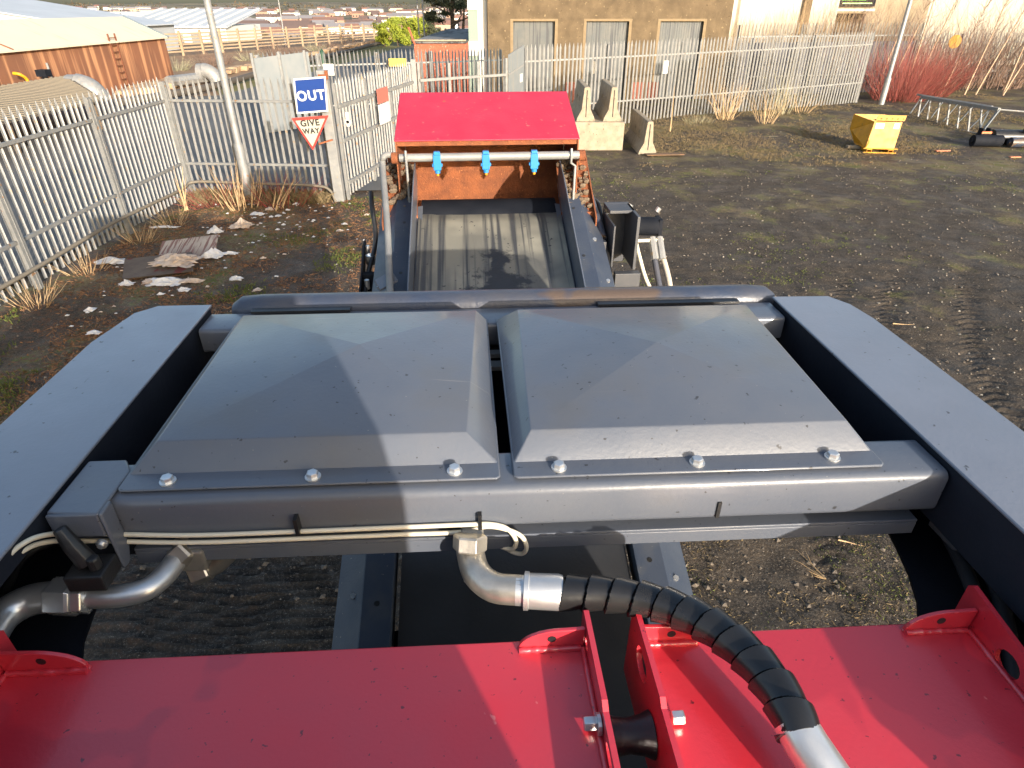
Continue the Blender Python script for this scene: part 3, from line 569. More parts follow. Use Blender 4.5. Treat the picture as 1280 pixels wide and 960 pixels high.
# ================================================================== FENCES
def pale(mb, p, along, nrm, h, w=.068, z0=.0, lean=0):
    al = Vector(along); nr = Vector(nrm); offs = ((-.5, 0), (-.22, .028), (0, .012), (.22, .028), (.5, 0))
    vs = []
    for z, k in ((z0, 1), (h-.09, 1), (h, .28)):
        for a, b_ in offs: vs.append(Vector(p)+al*(a*w*k+lean*z)+nr*(b_*(k if k < 1 else 1))+Vector((0, 0, z+(.035 if (k < 1 and abs(a) < .3) else 0))))
    mb.add(vs, [(r*5+j, r*5+j+1, (r+1)*5+j+1, (r+1)*5+j) for r in range(2) for j in range(4)])
def fence(name, a, b, h, label, npost, side=1, pitch=.152, gate=False, post=GALVD, group=None, m=GALV, zs=None, rails=(.30, .83), cat='fence', postside=-1, pw=.058, postw=.1):
    a = Vector(a); b = Vector(b); d_ = (b-a); ln = d_.length; d_.normalize(); hd = Vector((d_.x, d_.y, 0)).normalized(); nr = Vector((-hd.y, hd.x, 0))*side
    t = thing(name, a, label, cat, group)
    for i in range(npost):
        k = i/(npost-1); p = a+(b-a)*k+nr*(-.09)*1
        mb = MB(); w_ = postw/2; mb.obox(p+Vector((0, 0, h*.48)), hd*w_, nr*.008, (0, 0, h*.50)); mb.obox(p+nr*.05+Vector((0, 0, h*.48)), hd*.006, nr*.042, (0, 0, h*.50)); mb.obox(p+nr*.095*0-nr*.0+Vector((0, 0, h*.48)), hd*.004, nr*.02, (0, 0, h*.49)); mb.build('post', post, t)
    for rz_ in rails:
        mb = MB(); mb.beam(a+Vector((0, 0, h*rz_))-nr*.02, b+Vector((0, 0, h*rz_))-nr*.02, .045, .05); mb.build('rail', post, t)
    n = int(ln/pitch); per = max(1, n//(npost-1)); k = 0
    while k < n:
        mb = MB(); e = n if n-k < per*1.5 else k+per
        for i in range(k, e):
            p = a+d_*((i+.5)*pitch*ln/(n*pitch)); q_ = random.uniform(-.012, .012)
            pale(mb, p+Vector((0, 0, random.uniform(-.012, .012))), hd, nr, h, pw, .04, q_*.6)
        mb.build('pale_panel', m, t, fix=False); k = e
    return t
fence('palisade_fence', (-7.32, 3.5, 0), (-7.37, 14.35, 0), 2.42, 'pale galvanised palisade fence running along the left side behind the litter', 5, side=1, postw=.13)
F2 = fence('palisade_fence', (-7.3, 14.38, 0), (-3.95, 14.15, 0), 2.42, 'short palisade fence between the left corner and the OUT sign post', 2, side=1, pitch=.138)
mb = MB(); mb.tube(catmull([(-7.13, 3.6, .42), (-7.12, 8, .36), (-7.14, 11, .40), (-7.16, 13.6, .32), (-7.05, 14.1, .38), (-6.0, 14.08, .36), (-4.4, 13.98, .33), (-4.02, 13.9, .25), (-3.9, 13.82, .02)], 6), .032, 8)
tag(mb.build('cable_duct', mat('grey_duct', (.16, .14, .11), .7), origin=(-7.13, 5.2, 0), smooth=60), 'dark duct clipped along the foot of the left palisade fence', 'cable duct')
# gate leaf in line with the hood, with frame
gp = Vector((-3.82, 13.92, 0))
t = thing('gate_post', gp, 'thick pale steel gate post carrying the OUT and give way signs', 'gate post')
mb = MB(); mb.box((gp.x-.10, gp.y-.10, 0), (gp.x+.10, gp.y+.10, 2.62)); mb.build('post', GALV, t, bevel=.008)
mb = MB(); mb.tube(catmull([(gp.x-.10, gp.y-.12, 2.3), (gp.x-.25, gp.y-.14, 2.42), (gp.x-.42, gp.y-.12, 2.36), (gp.x-.2, gp.y-.14, 2.3), (gp.x-.05, gp.y-.14, 2.48)], 5), .012, 6); mb.build('bent_wire', RUST, t)
mb = MB(); mb.box((gp.x+.08, gp.y-.14, 2.46), (gp.x+.14, gp.y-.12, 2.62)); mb.box((gp.x-.06, gp.y-.13, 2.38), (gp.x+.09, gp.y-.11, 2.55)); mb.build('rusty_hinge', RUST, t)
def gate(name, a, b, h, label, signs=True, pitch=.17):
    a = Vector(a); b = Vector(b); d_ = (b-a).normalized(); nr = Vector((-d_.y, d_.x, 0)); t = thing(name, a, label, 'gate'); ln = (b-a).length
    for k in (0, .33, .66, 1):
        mb = MB(); mb.obox(a+(b-a)*k+Vector((0, 0, h*.49)), d_*.04, nr*.03, (0, 0, h*.47 if 0 < k < 1 else h*.49)); mb.build('stile', GALVD, t, bevel=.004)
    for z in (.16, .52, .80):
        mb = MB(); mb.beam(a+Vector((0, 0, h*z))-nr*.06, b+Vector((0, 0, h*z))-nr*.06, .05, .07); mb.build('rail', GALVD, t)
    n = int(ln/pitch); mb = MB()
    for i in range(n): pale(mb, a+d_*(i+.5)*ln/n, d_, -nr, h, .052, .10)
    mb.build('pale_panel', GALVD, t, fix=False)
    return t, d_, nr
g1, gd, gn = gate('palisade_gate', (-3.66, 14.05, 0), (-2.78, 18.9, 0), 2.42, 'open palisade gate leaf left of the red hood with a white and red plate')
c = Vector((-3.66, 14.05, 0))+gd*2.3-gn*.13
mb = MB(); mb.obox(c+Vector((.03, -.03, 1.50)), gd*.36, gn*.006, (0, 0, .22)); mb.build('white_plate', WHITE, g1)
mb = MB(); mb.obox(c+Vector((.03, -.03, 1.90)), gd*.36, gn*.006, (0, 0, .16)); mb.build('red_plate', mat('faded_red', (.38, .12, .09), .6), g1)
mb = MB(); mb.box((-3.62, 14.3, 1.56), (-3.46, 14.4, 1.62)); mb.box((-3.56, 14.3, 1.50), (-3.50, 14.4, 1.78)); mb.build('gate_latch', WHITE, g1)
mb = MB(); mb.obox((-2.72, 19.15, 1.24), (.07, .01, 0), (-.01, .07, 0), (0, 0, 1.24)); tag(mb.build('gate_post', GALVD, origin=(-2.72, 19.15, 0), bevel=.006), 'dark gate post standing just behind the left corner of the red hood', 'gate post')
gate('palisade_gate', (-2.60, 19.2, 0), (-.18, 20.95, 0), 2.44, 'second palisade gate leaf standing directly behind the red hood')
t = thing('sheet_steel_gate', (-.12, 21.0, 0), 'narrow gate leaf of solid grey sheet beside the long palisade fence', 'gate')
mb = MB(); mb.prism([(-.12, 21.0, .1), (.36, 22.5, .1), (.36, 22.5, 2.66), (-.12, 21.0, 2.48)], (.03, -.01, 0)); mb.build('sheet', mat('sheet_grey', (.19, .215, .23), .6, .2, (.23, .245, .25), .5, 3, streak=((.28, .26, .22), (8, 8, .4), .6, .7)), t)
mb = MB(); mb.beam((-.10, 20.96, 1.95), (.37, 22.46, 2.1), .03, .05); mb.build('rail', GALV, t)
mb = MB(); mb.obox((.30, 22.2, 1.75), (.04, .13, 0), (.004, -.001, 0), (0, 0, .12)); mb.build('notice', WHITE, t)
F4 = fence('palisade_fence', (.42, 22.55, .0), (14.6, 28.6, .22), 2.64, 'long tall palisade fence in front of the brown building', 6, side=-1, pitch=.150, m=mat('weathered_white_pale', (.34, .338, .325), .6, .1, (.26, .258, .245), .5, 5, .1, 60), pw=.07)
for x in (743, 832):
    q_ = PY(x, 84, 24.2); mb = MB(); mb.obox(q_, (.09, .035, 0), (.005, -.01, 0), (0, 0, .20)); mb.build('notice', WHITE, F4)
# back fences
fence('palisade_fence', (-8.4, 23.0, 0), (-2.9, 25.2, 0), 2.4, 'further palisade fence seen over the top of the open gate', 4, side=-1, pitch=.14)
mb = MB(); q_ = PY(497, 78, 24.3); mb.box((q_.x-.30, q_.y-.02, q_.z-.12), (q_.x+.30, q_.y, q_.z+.12)); tag(mb.build('yellow_notice', mat('yellow_notice', (.75, .50, .08), .6), origin=q_), 'small yellow notice on the further palisade fence', 'sign')
mb = MB(); q_ = PY(411, 87, 22.8); mb.box((q_.x-.17, q_.y-.02, q_.z-.17), (q_.x+.17, q_.y, q_.z+.17)); tag(mb.build('white_notice', WHITE, origin=q_), 'small square white notice right of the OUT sign', 'sign')
t = thing('sheet_panel_fence', (-8.0, 21.5, 0), 'grey sheet metal panel with two posts behind the OUT sign', 'fence')
mb = MB(); mb.prism([(-8.0, 21.5, .2), (-6.7, 23.0, .2), (-6.7, 23.0, 2.45), (-8.0, 21.5, 2.35)], (.03, -.03, 0)); mb.build('sheet', MATS['sheet_grey'], t)
for k in range(3): mb = MB(); mb.box((-8.0+.6*k, 21.38+.72*k, 0), (-7.93+.6*k, 21.45+.72*k, 2.5)); mb.build('post', GALV, t)
DKF = mat('dark_fence_paint', (.06, .075, .085), .5)
fence('palisade_fence', (-3.1, 25.6, 0), (-.4, 27.0, 0), 2.35, 'dark palisade fence in front of the red brick wall', 2, side=-1, m=DKF, post=DKF, pitch=.13)

# ------------------------------------------------------------------ signs on the gate post
def board(name, pts, m, parent, y, th=.012): mb = MB(); mb.prism([(a, y, b) for a, b in pts], (0, th, 0)); return mb.build(name, m, parent)
sc = PY(388, 118, 13.70)
def placed(px, py): q_ = PY(px, py, 13.70); return q_.x, q_.z
cx, cz = placed(389, 119)
t = thing('out_sign', (cx, 13.7, cz), 'square blue sign reading OUT in white, above the give way triangle', 'sign')
s_ = .325; M3 = Matrix.Rotation(R(4), 4, 'Y')
def rot(pts): 
    c_, d2 = math.cos(R(-4)), math.sin(R(-4)); return [(cx+a*c_-b*d2*-1*-1, cz+a*d2*-1+b*c_) for a, b in pts]
def sq(r): return rot([(-r, -r), (r, -r), (r, r), (-r, r)])
board('sign_back', sq(s_), WHITE, t, 13.68); board('blue_face', sq(s_*.90), mat('sign_blue', (.004, .035, .19), .45), t, 13.672, .006)
mt = Matrix.Translation((0, -.034, -.01)) @ Matrix.Rotation(R(-4), 4, 'Y') @ Matrix.Rotation(R(90), 4, 'X')
text('lettering', 'OUT', .25, WHITE, t, mt)
gx_, gz_ = placed(390, 163)
ty = 13.66
cx, cz = gx_, gz_; w_ = .385
t = thing('give_way_sign', (cx, ty, cz), 'red bordered white triangle sign reading GIVE WAY', 'sign')
def tri(r): return rot([(-r, .30*r/.385+.02), (r, .30*r/.385+.02), (.0, -.36*r/.385+.02)])
def rtri(r, rr=.028):                    # rounded corners
    P3 = [(-r, r*.70), (r, r*.70), (0, -r*1.0)]; o = []
    for i in range(3):
        a, b_, c_ = Vector(P3[i-1]), Vector(P3[i]), Vector(P3[(i+1)%3])
        for k in (.06, .02): o.append(tuple(b_+(a-b_)*k*.8))
        for k in (.02, .06): o.append(tuple(b_+(c_-b_)*k*.8))
    return rot(o)
board('sign_back', rtri(w_), mat('sign_red', (.55, .04, .03), .5), t, ty-.02); board('white_face', rtri(w_*.80), mat('sign_cream', (.40, .38, .31), .5), t, ty-.026, .005)
BLK = mat('black_lettering', (.02, .02, .02), .5)
for s2, z2, z3 in (('GIVE', .150, .17), ('WAY', -.005, .14)):
    mt = Matrix.Translation((.0, -.030, z2)) @ Matrix.Rotation(R(-4), 4, 'Y') @ Matrix.Rotation(R(90), 4, 'X'); text('lettering', s2, z3, BLK, t, mt @ Matrix.Scale(1.0, 4))
mb = MB(); mb.box((cx-.02, ty, cz-.1), (cx+.02, ty+.16, cz-.06)); mb.beam((cx+.1, ty+.01, cz-.26), (gp.x+.05, gp.y-.11, cz-.20), .03, .03); mb.build('bracket', RUST, t)

# ------------------------------------------------------------------ lamp posts
def pole(px, py, Y, h, r0, r1, label, m):
    q_ = P(px, py); q_ = Vector((q_.x*Y/q_.y, Y, 0)); t = thing('lamp_post', q_, label, 'lamp post')
    mb = MB(); mb.tube([q_+Vector((0, 0, z)) for z in (0, 1.2, 1.25, h)], [r0*1.35, r0*1.35, r0, r1], 14); mb.build('column', m, t, smooth=40)
    mb = MB(); mb.tube([q_+Vector((0, 0, h)), q_+Vector((0, .3, h+.25)), q_+Vector((0, .9, h+.3))], r1*.8, 8); mb.build('bracket_arm', m, t, smooth=60)
    mb = MB(); mb.obox(q_+Vector((0, 1.2, h+.3)), (.12, 0, 0), (0, .32, 0), (0, 0, .06)); mb.build('lantern', GALVD, t, bevel=.03)
pole(312, 246, 13.9, 7.6, .075, .055, 'grey steel lamp post standing in front of the left palisade fence', GALVD)
pole(1100, 135, 28.2, 9.5, .085, .06, 'pale lamp post beside the red twigged bushes on the right', GALV)
def thinpole(q_, h, label, r=.06, arm=0):
    t = thing('street_lamp', q_, label, 'street lamp'); q_ = Vector(q_); mb = MB(); mb.tube([q_, q_+Vector((0, 0, h))], [r, r*.7], 8); mb.build('column', GALV, t)
    mb = MB(); mb.obox(q_+Vector((.3, 0, h)), (.35, 0, 0), (0, .1, 0), (0, 0, .06)); mb.build('lantern', GALVD, t)
thinpole(PY(524, 44, 62), 7, 'thin street lamp with a small box left of the pine tree')
thinpole(PY(531, 49, 52), 7, 'thin street lamp nearest the brick building')
thinpole((-25, 78, 0), 6.5, 'street lamp standing at the end of the slatted fence')

# ------------------------------------------------------------------ BUILDINGS
HARL = mat('brown_harling', (.15, .108, .062), .95, 0, (.088, .063, .036), .52, 2.2, .8, 35, detail=9, spots=[((.24, .18, .10), 9, .66), ((.08, .055, .03), 10, .66)])
SHUT = mat('grey_shutter', (.105, .115, .115), .6, .1, (.14, .14, .13), .5, 3, streak=((.07, .075, .08), (9, 1, .3), .52, .60))
t = thing('brown_building', (4, 30, 0), 'brown roughcast building with three grey shuttered openings behind the long fence', 'building')
ops = [(.05, 1.80), (3.12, 4.90), (6.22, 8.02)]; Y0 = 30; X0, X1, HT = -1.02, 9.15, 8.5
mb = MB(); xs_ = [X0]+[e for o in ops for e in o]+[X1]; zt = 3.19
for i in range(0, len(xs_), 2): mb.box((xs_[i], Y0, 0), (xs_[i+1], Y0+.3, zt))
mb.box((X0, Y0, zt), (X1, Y0+.3, HT)); mb.box((X0, Y0+.3, 0), (X0+.3, Y0+14, HT)); mb.box((X1-.3, Y0+.3, 0), (X1, Y0+14, HT)); mb.box((X0+.3, Y0+13.7, 0), (X1-.3, Y0+14, HT))
mb.build('wall', HARL, t)
mb = MB(); mb.box((X0+.02, Y0+.02, HT-.3), (X1-.02, Y0+13.9, HT+.02)); mb.build('roof', BLACKM, t)
for a, b in ops:
    mb = MB(); mb.box((a+.003, Y0+.16, .003), (b-.003, Y0+.2, zt-.003))
    k = a+.06
    while k < b-.08: mb.box((k, Y0+.145, .01), (k+.05, Y0+.1595, zt-.01)); k += .1
    o = mb.build('shutter', SHUT, t)
    TR = mat('opening_render', (.25, .185, .11), .9, 0, (.2, .145, .08), .5, 6)
    mb = MB(); mb.box((a-.12, Y0-.015, 0), (a-.003, Y0+.10, zt+.09)); mb.box((b+.003, Y0-.015, 0), (b+.12, Y0+.10, zt+.09)); mb.box((a-.003, Y0-.015, zt+.003), (b+.003, Y0+.1, zt+.09)); mb.build('surround', TR, t)
for k in range(3):
    mb = MB(); x = (2.35, 5.3, 5.9)[k]; mb.box((x, Y0-.05, .02), (x+.5, Y0-.004, .9)); mb.build('brick_patch', mat('patch_brick', (.30, .10, .06), .9, 0, (.22, .08, .05), .5, 8), t)
t = thing('cream_building', (-1.5, 30, 0), 'narrow cream and green clad building corner beside the brown building', 'building')
mb = MB(); mb.box((-1.45, 30.4, 0), (-1.06, 44, 8)); mb.build('wall', mat('cream_wall', (.72, .70, .62), .7), t)
mb = MB(); mb.box((-1.85, 30.35, 0), (-1.453, 44, 8)); mb.build('green_cladding', mat('green_cladding', (.20, .27, .22), .6), t)
for z in (1.9, 3.6): mb = MB(); mb.box((-1.86, 30.30, z), (-1.45, 30.345, z+.55)); mb.build('panel', WHITE, t)
BRICK = mat('red_brick', (.42, .11, .06), .9, 0, (.30, .09, .05), .5, 9, .4, 30, spots=[((.50, .30, .22), 16, .64)])
t = thing('brick_outbuilding', (-2.9, 29, 0), 'low red brick outbuilding with a dark flat roof behind the gates', 'building')
mb = MB(); mb.box((-4.05, 29.2, 0), (-1.88, 46, 2.42)); mb.build('wall', BRICK, t)
mb = MB(); mb.box((-4.15, 29.1, 2.423), (-1.87, 46.1, 2.50)); mb.build('roof', mat('felt_roof', (.13, .13, .14), .8, 0, (.20, .20, .20), .5, 1.0, streak=((.05, .05, .055), (2, .2, 1), .5, .6)), t)
mb = MB(); mb.box((-4.15, 29.0, 2.503), (-1.88, 29.14, 2.56)); mb.build('coping', CONC, t)
mb = MB(); mb.beam((-3.98, 28.9, 2.4), (-4.2, 29.0, 3.0), .1, .03); mb.build('broken_edging', BRICK, t)
# rust-brown shed with pale roof
RSH = mat('rust_cladding', (.24, .10, .05), .85, 0, (.18, .08, .045), .5, .8, .3, 20, streak=((.48, .24, .12), (1, 2.2, .12), .5, .62), detail=8)
RROOF = mat('pale_sheet_roof', (.66, .58, .42), .7, 0, (.62, .56, .44), .5, .5, streak=((.50, .44, .33), (.5, 5, 1), .6, .68))
t = thing('rust_brown_shed', (-19.6, 30, 0), 'long rust brown clad shed with a pale sheet roof on the left', 'shed')
mb = MB(); mb.prism([(-19.6, 22, 0), (-19.6, 22, 2.25), (-21.6, 22, 3.15), (-23.6, 22, 2.25), (-23.6, 22, 0)], (0, 18, 0)); mb.build('wall', RSH, t)
mb = MB(); mb.prism([(-19.4, 21.9, 2.20), (-21.6, 21.9, 3.19), (-21.6, 21.9, 3.25), (-19.4, 21.9, 2.26)], (0, 18.2, 0)); mb.prism([(-23.8, 21.9, 2.20), (-21.603, 21.9, 3.19), (-21.603, 21.9, 3.25), (-23.8, 21.9, 2.26)], (0, 18.2, 0)); o = mb.build('roof', RROOF, t)
for y in (24.2, 25.6, 27.4): mb = MB(); mb.beam((-19.42, y, 2.285), (-21.6, y-.2, 3.275), .07, .03); mb.build('roof_joint', RUST, o)
mb = MB(); mb.beam((-19.38, 40.02, 2.24), (-21.62, 40.02, 3.24), .1, .12); mb.build('barge_board', mat('slate_blue', (.14, .18, .20), .6), t)
for y in (26.0, 29.2, 25.1): mb = MB(); mb.cyl((-19.52, y, 0), (-19.52, y, 1.7), .05, 8); mb.build('downpipe', WHITE if y < 29 else GALVD, t)
mb = MB(); mb.tube(catmull([(-18.9, 26.8, 1.0), (-18.9, 26.8, 1.30), (-19.0, 26.65, 1.48), (-19.2, 26.6, 1.52)], 5), .06, 8); plabel(mb.build('vent_pipe', YEL, t, smooth=60), 'yellow vent pipe')
mb = MB(); mb.cyl((-18.9, 27.9, .6), (-18.9, 27.9, 1.4), .1, 8); mb.box((-19.1, 27.7, 1.3), (-18.7, 28.1, 1.55)); mb.build('chimney_cowl', BLACKM, t)
for k in range(8):      # rusty ladder on the shed wall
    if k == 0:
        RUSTD = mat('dark_rust', (.16, .06, .03), .9)
        ld = thing('wall_ladder', (-19.45, 34.5, 0), 'rusty access ladder against the shed wall', 'ladder')
        for y in (34.2, 34.8): mb = MB(); mb.box((-19.5, y, 0), (-19.44, y+.06, 2.6)); mb.build('rail', RUSTD, ld)
    mb = MB(); mb.box((-19.49, 34.26, .3+k*.3), (-19.45, 34.8, .34+k*.3)); mb.build('rung', RUSTD, ld)
# ducts and clutter in front of the shed
def duct(c, r, label, ry):
    t = thing('metal_duct', c, label, 'duct'); mb = MB(); c = Vector(c)
    pts = [c+Vector((r*1.6*math.sin(a), 0, r*1.6*math.cos(a))) for a in [k*R(85)/8 for k in range(9)]]; mb.tube(pts, r, 12); mb.build('bend', GALV, t, smooth=50)
    mb = MB(); mb.tube([c+Vector((0, 0, r*1.4)), c+Vector((-r*.8, 0, r*1.4))], r*1.12, 12); mb.build('collar', GALV, t, smooth=40)
duct((-17.4, 27.5, .35), .42, 'pale curved metal duct standing before the rust brown shed', 0)
duct((-17.0, 38.2, .1), .38, 'white curved duct at the far corner of the rust brown shed', 1)
mb = MB(); mb.tube([(-18.0, 36.0, .35), (-16.9, 39.2, .35)], .28, 8); mb.box((-17.8, 39.0, 0), (-16.4, 39.8, .45)); tag(mb.build('scrap_heap', GALV, origin=(-17.5, 38, 0)), 'heap of pale scrap metal at the foot of the rust brown shed', 'scrap')
STR = mat('weathered_boards', (.08, .065, .05), .9, 0, (.14, .11, .08), .5, 2, streak=((.05, .045, .04), (.8, 9, 1), .5, .56))
t = thing('low_canopy', (-15, 21, 0), 'low ribbed canopy roof in front of the shed, behind the left fence', 'canopy')
mb = MB(); mb.prism([(-18.2, 15, 1.30), (-14.2, 15, .95), (-14.2, 23.6, .95), (-18.2, 28.2, 1.30)], (0, 0, -.05)); o = mb.build('roof', STR, t)
mb = MB()
for k in range(44):
    y = 15.1+k*.30; f = min(1, max(.05, (28.0-y)/4.5)) if y > 23.5 else 1; mb.prism([(-18.2, y, 1.303), (-18.2+4*f, y, 1.303-.35*f), (-18.2+4*f, y, 1.333-.35*f), (-18.2, y, 1.333)], (0, .10, 0))
rb_ = mb.build('roof_ribs', mat('rib_tan', (.20, .17, .125), .9), o)
for y in (15.2, 19, 23.3): mb = MB(); mb.box((-14.5, y, 0), (-14.4, y+.1, .91)); mb.build('post', BARK, t)
# pale sheds behind
t = thing('grey_shed', (-50, 62, 0), 'grey pitched shed roof at the far left behind the rust brown shed', 'shed')
mb = MB(); mb.prism([(-62, 58, -2), (-62, 58, 2.6), (-48, 58, 4.3) , (-34, 58, 2.3), (-34, 58, -2)], (0, 14, 0)); mb.build('wall', mat('grey_clad', (.36, .38, .40), .7, 0, (.42, .44, .45), .5, .3), t)
mb = MB(); mb.prism([(-62.3, 57.8, 2.5), (-48, 57.8, 4.31), (-33.6, 57.8, 2.2), (-33.6, 57.8, 2.3), (-48, 57.8, 4.41), (-62.3, 57.8, 2.6)], (0, 14.4, 0)); mb.build('roof', mat('grey_roof', (.40, .43, .46), .6, 0, (.46, .49, .52), .5, .4), t)
t = thing('glasshouse_row', (-65, 92, 0), 'long pale low building with regular dark joints at the far left', 'building')
mb = MB(); mb.box((-100, 92, -3), (-49, 104, 3.15)); mb.build('wall', mat('pale_clad', (.66, .64, .58), .6, 0, (.56, .56, .54), .5, .25), t)
for k in range(17): mb = MB(); mb.box((-98+k*3, 91.9, -3), (-97.75+k*3, 91.99, 3.1)); mb.build('joint', GALVD, t)
t = thing('ribbed_roof_shed', (-40, 88, 0), 'white shed with a grey ribbed roof beyond the rust brown shed', 'shed')
mb = MB(); mb.box((-48, 86, -3), (-34.5, 98, 1.7)); mb.build('wall', WHITE, t)
mb = MB(); mb.prism([(-48.3, 85.6, 1.55), (-48.3, 99, 3.4), (-48.3, 99, 3.5), (-48.3, 85.6, 1.75)], (14.2, 0, 0)); o = mb.build('roof', MATS['grey_roof'], t)
for k in range(9): mb = MB(); mb.prism([(-48+k*1.65, 85.6, 1.76), (-48+k*1.65, 99, 3.51), (-48+k*1.65, 99, 3.62), (-48+k*1.65, 85.6, 1.87)], (.35, 0, 0)); mb.build('roof_light', WHITE, o)
for k in range(6): mb = MB(); mb.box((-47.6+k*2.2, 85.9, -3), (-46.4+k*2.2, 85.99, 1.0)); mb.build('wall_panel', GALVD, t)
# white unit on the right with signboard, long pale shed
t = thing('white_unit', (12, 36, 0), 'white rendered unit right of the brown building', 'building')
mb = MB(); mb.box((9.2, 36, 0), (16.2, 48, 7)); mb.build('wall', mat('white_render', (.58, .56, .50), .8, 0, (.46, .44, .38), .5, .8), t)
mb = MB(); mb.box((14.4, 35.85, 0), (14.8, 35.99, 7)); mb.build('downpipe', HARL, t)
mb = MB(); mb.box((15.0, 35.88, 4.2), (16.1, 35.99, 4.3)); mb.build('ledge', WHITE, t)
t = thing('workshop_unit', (18, 40, 0), 'beige workshop with a dark doorway and a black and green signboard', 'building')
mb = MB(); mb.box((16.25, 40, 0), (17.2, 50, 7)); mb.box((17.2, 40, 3.4), (19.6, 50, 7)); mb.box((19.6, 40, 0), (23, 50, 7)); mb.build('wall', mat('beige_render', (.34, .28, .19), .9, 0, (.25, .2, .13), .5, 1.5), t)
mb = MB(); mb.box((17.2, 41.5, 0), (19.6, 41.6, 3.4)); mb.build('doorway', BLACKM, t)
mb = MB(); mb.box((17.0, 39.9, 3.50), (20.0, 39.99, 3.62)); mb.build('lintel', WHITE, t)
sg = thing('shop_signboard', (18.7, 39.8, 3.8), 'black signboard with green panel and white disc over the dark doorway', 'sign')
mb = MB(); mb.box((17.2, 39.84, 3.72), (19.9, 39.89, 4.6)); mb.build('board', BLACKM, sg)
mb = MB(); mb.box((18.0, 39.82, 4.02), (19.35, 39.838, 4.5)); mb.build('green_panel', mat('sign_green', (.12, .55, .03), .5), sg)
mb = MB(); mb.cyl((17.62, 39.82, 4.12), (17.62, 39.838, 4.12), .2, 20); mb.build('white_disc', WHITE, sg)
mb = MB(); 
for k in range(9): mb.box((18.05+k*.145, 39.81, 4.12+.02*(k % 2)), (18.13+k*.145, 39.819, 4.36))
mb.box((18.1, 39.81, 3.85), (19.7, 39.819, 3.90)); mb.build('lettering', mat('sign_pale_green', (.45, .75, .25), .5), sg)
t = thing('pale_warehouse', (30, 52, 0), 'very pale long warehouse wall behind the birch saplings', 'building')
mb = MB(); mb.box((23.2, 52, 0), (62, 70, 9)); mb.build('wall', mat('warehouse_clad', (.42, .41, .34), .7, 0, (.32, .31, .25), .5, .4, streak=((.42, .40, .30), (.6, 1, .1), .55, .65)), t)
fence('palisade_fence', (9.9, 31.0, .1), (19.0, 33.0, .1), 3.0, 'palisade fence with dark lower panels behind the long palisade fence', 4, side=-1, m=mat('dull_pale', (.36, .33, .28), .7), pitch=.17)
mb = MB(); mb.prism([(10.0, 31.14, .2), (19.0, 33.14, .2), (19.0, 33.14, 2.35), (10.0, 31.14, 2.35)], (0, .03, 0)); tag(mb.build('dark_sheeting', mat('dark_sheeting', (.10, .10, .12), .8), origin=(10, 31.1, 0)), 'dark grey sheeting fixed behind the palisade fence beside the white unit', 'sheeting')
fence('palisade_fence', (19.0, 35.5, .1), (38, 37.5, .1), 2.5, 'far right palisade fence half hidden among birch saplings', 6, side=-1, m=mat('dull_pale2', (.50, .47, .44), .7), pitch=.17)
t = thing('sign_disc', PY(1194, 52, 35), 'oval orange yellow sign on the far right fence', 'sign'); q_ = PY(1194, 52, 35)
mb = MB(); mb.tube([q_, q_+Vector((0, .03, 0))], .30, 20); mb.build('disc', mat('orange_sign', (.60, .30, .03), .6), t)
mb = MB(); mb.box((q_.x-.03, q_.y+.031, 0), (q_.x+.03, q_.y+.08, q_.z)); mb.build('post', GALV, t)

# slatted timber fence and guard rail by the verge
WOOD = mat('pale_timber', (.38, .28, .18), .85, 0, (.28, .20, .13), .5, 1.5)
t = thing('timber_slat_fence', (-28, 62, 0), 'long timber slat fence with gaps beyond the road', 'fence')
A0, B0 = Vector((-30, 60, -.2)), Vector((-16.5, 92, .0)); nb = 15
for i in range(nb+1): p = A0+(B0-A0)*i/nb; mb = MB(); mb.box((p.x-.09, p.y-.09, 0), (p.x+.09, p.y+.09, 1.95)); mb.build('post', WOOD, t)
for i in range(nb):
    mb = MB(); p = A0+(B0-A0)*i/nb; p2 = A0+(B0-A0)*(i+1)/nb
    for z in range(6): mb.beam(Vector((p.x, p.y, .35+z*.27)), Vector((p2.x, p2.y, .35+z*.27)), .04, .13)
    mb.build('slat_bay', WOOD, t)
mb = MB(); mb.tube(catmull([P(x, y, .30)+Vector((0, 0, 0)) for x, y in ((150, 128), (265, 108), (350, 84), (420, 68), (480, 53), (545, 41))], 6), .16, 8)
tag(mb.build('guard_rail', mat('dark_rail', (.09, .075, .06), .8), origin=P(265, 108), smooth=60), 'low dark pipe rail along the yellowish grass verge', 'guard rail')
mb = MB(); random.seed(3)
for k in range(90):
    a = k/90; x = 165+(540-165)*a; y = 121-82*a**.92; p = P(x, y, 0); mb.obox(p+Vector((random.uniform(-.4, .4), random.uniform(0, .8), .18)), (random.uniform(.15, .5), 0, 0), (0, random.uniform(.15, .5), .02), (.03, 0, random.uniform(.05, .2)))
o = mb.build('rubble_bank', mat('rubble_tan', (.46, .33, .20), .9, 0, (.25, .15, .09), .5, 2)); o['kind'] = 'stuff'; o['label'] = 'broken tan rubble along the guard rail'
mb = MB(); q_ = P(405, 84); mb.tube([q_, q_+Vector((0, 0, .9)), q_+Vector((0, 0, 1.15))], [.22, .2, .05], 10); tag(mb.build('bollard', mat('dark_green', (.015, .06, .03), .5), origin=q_, smooth=40), 'small dark green bollard on the verge by the road', 'bollard')

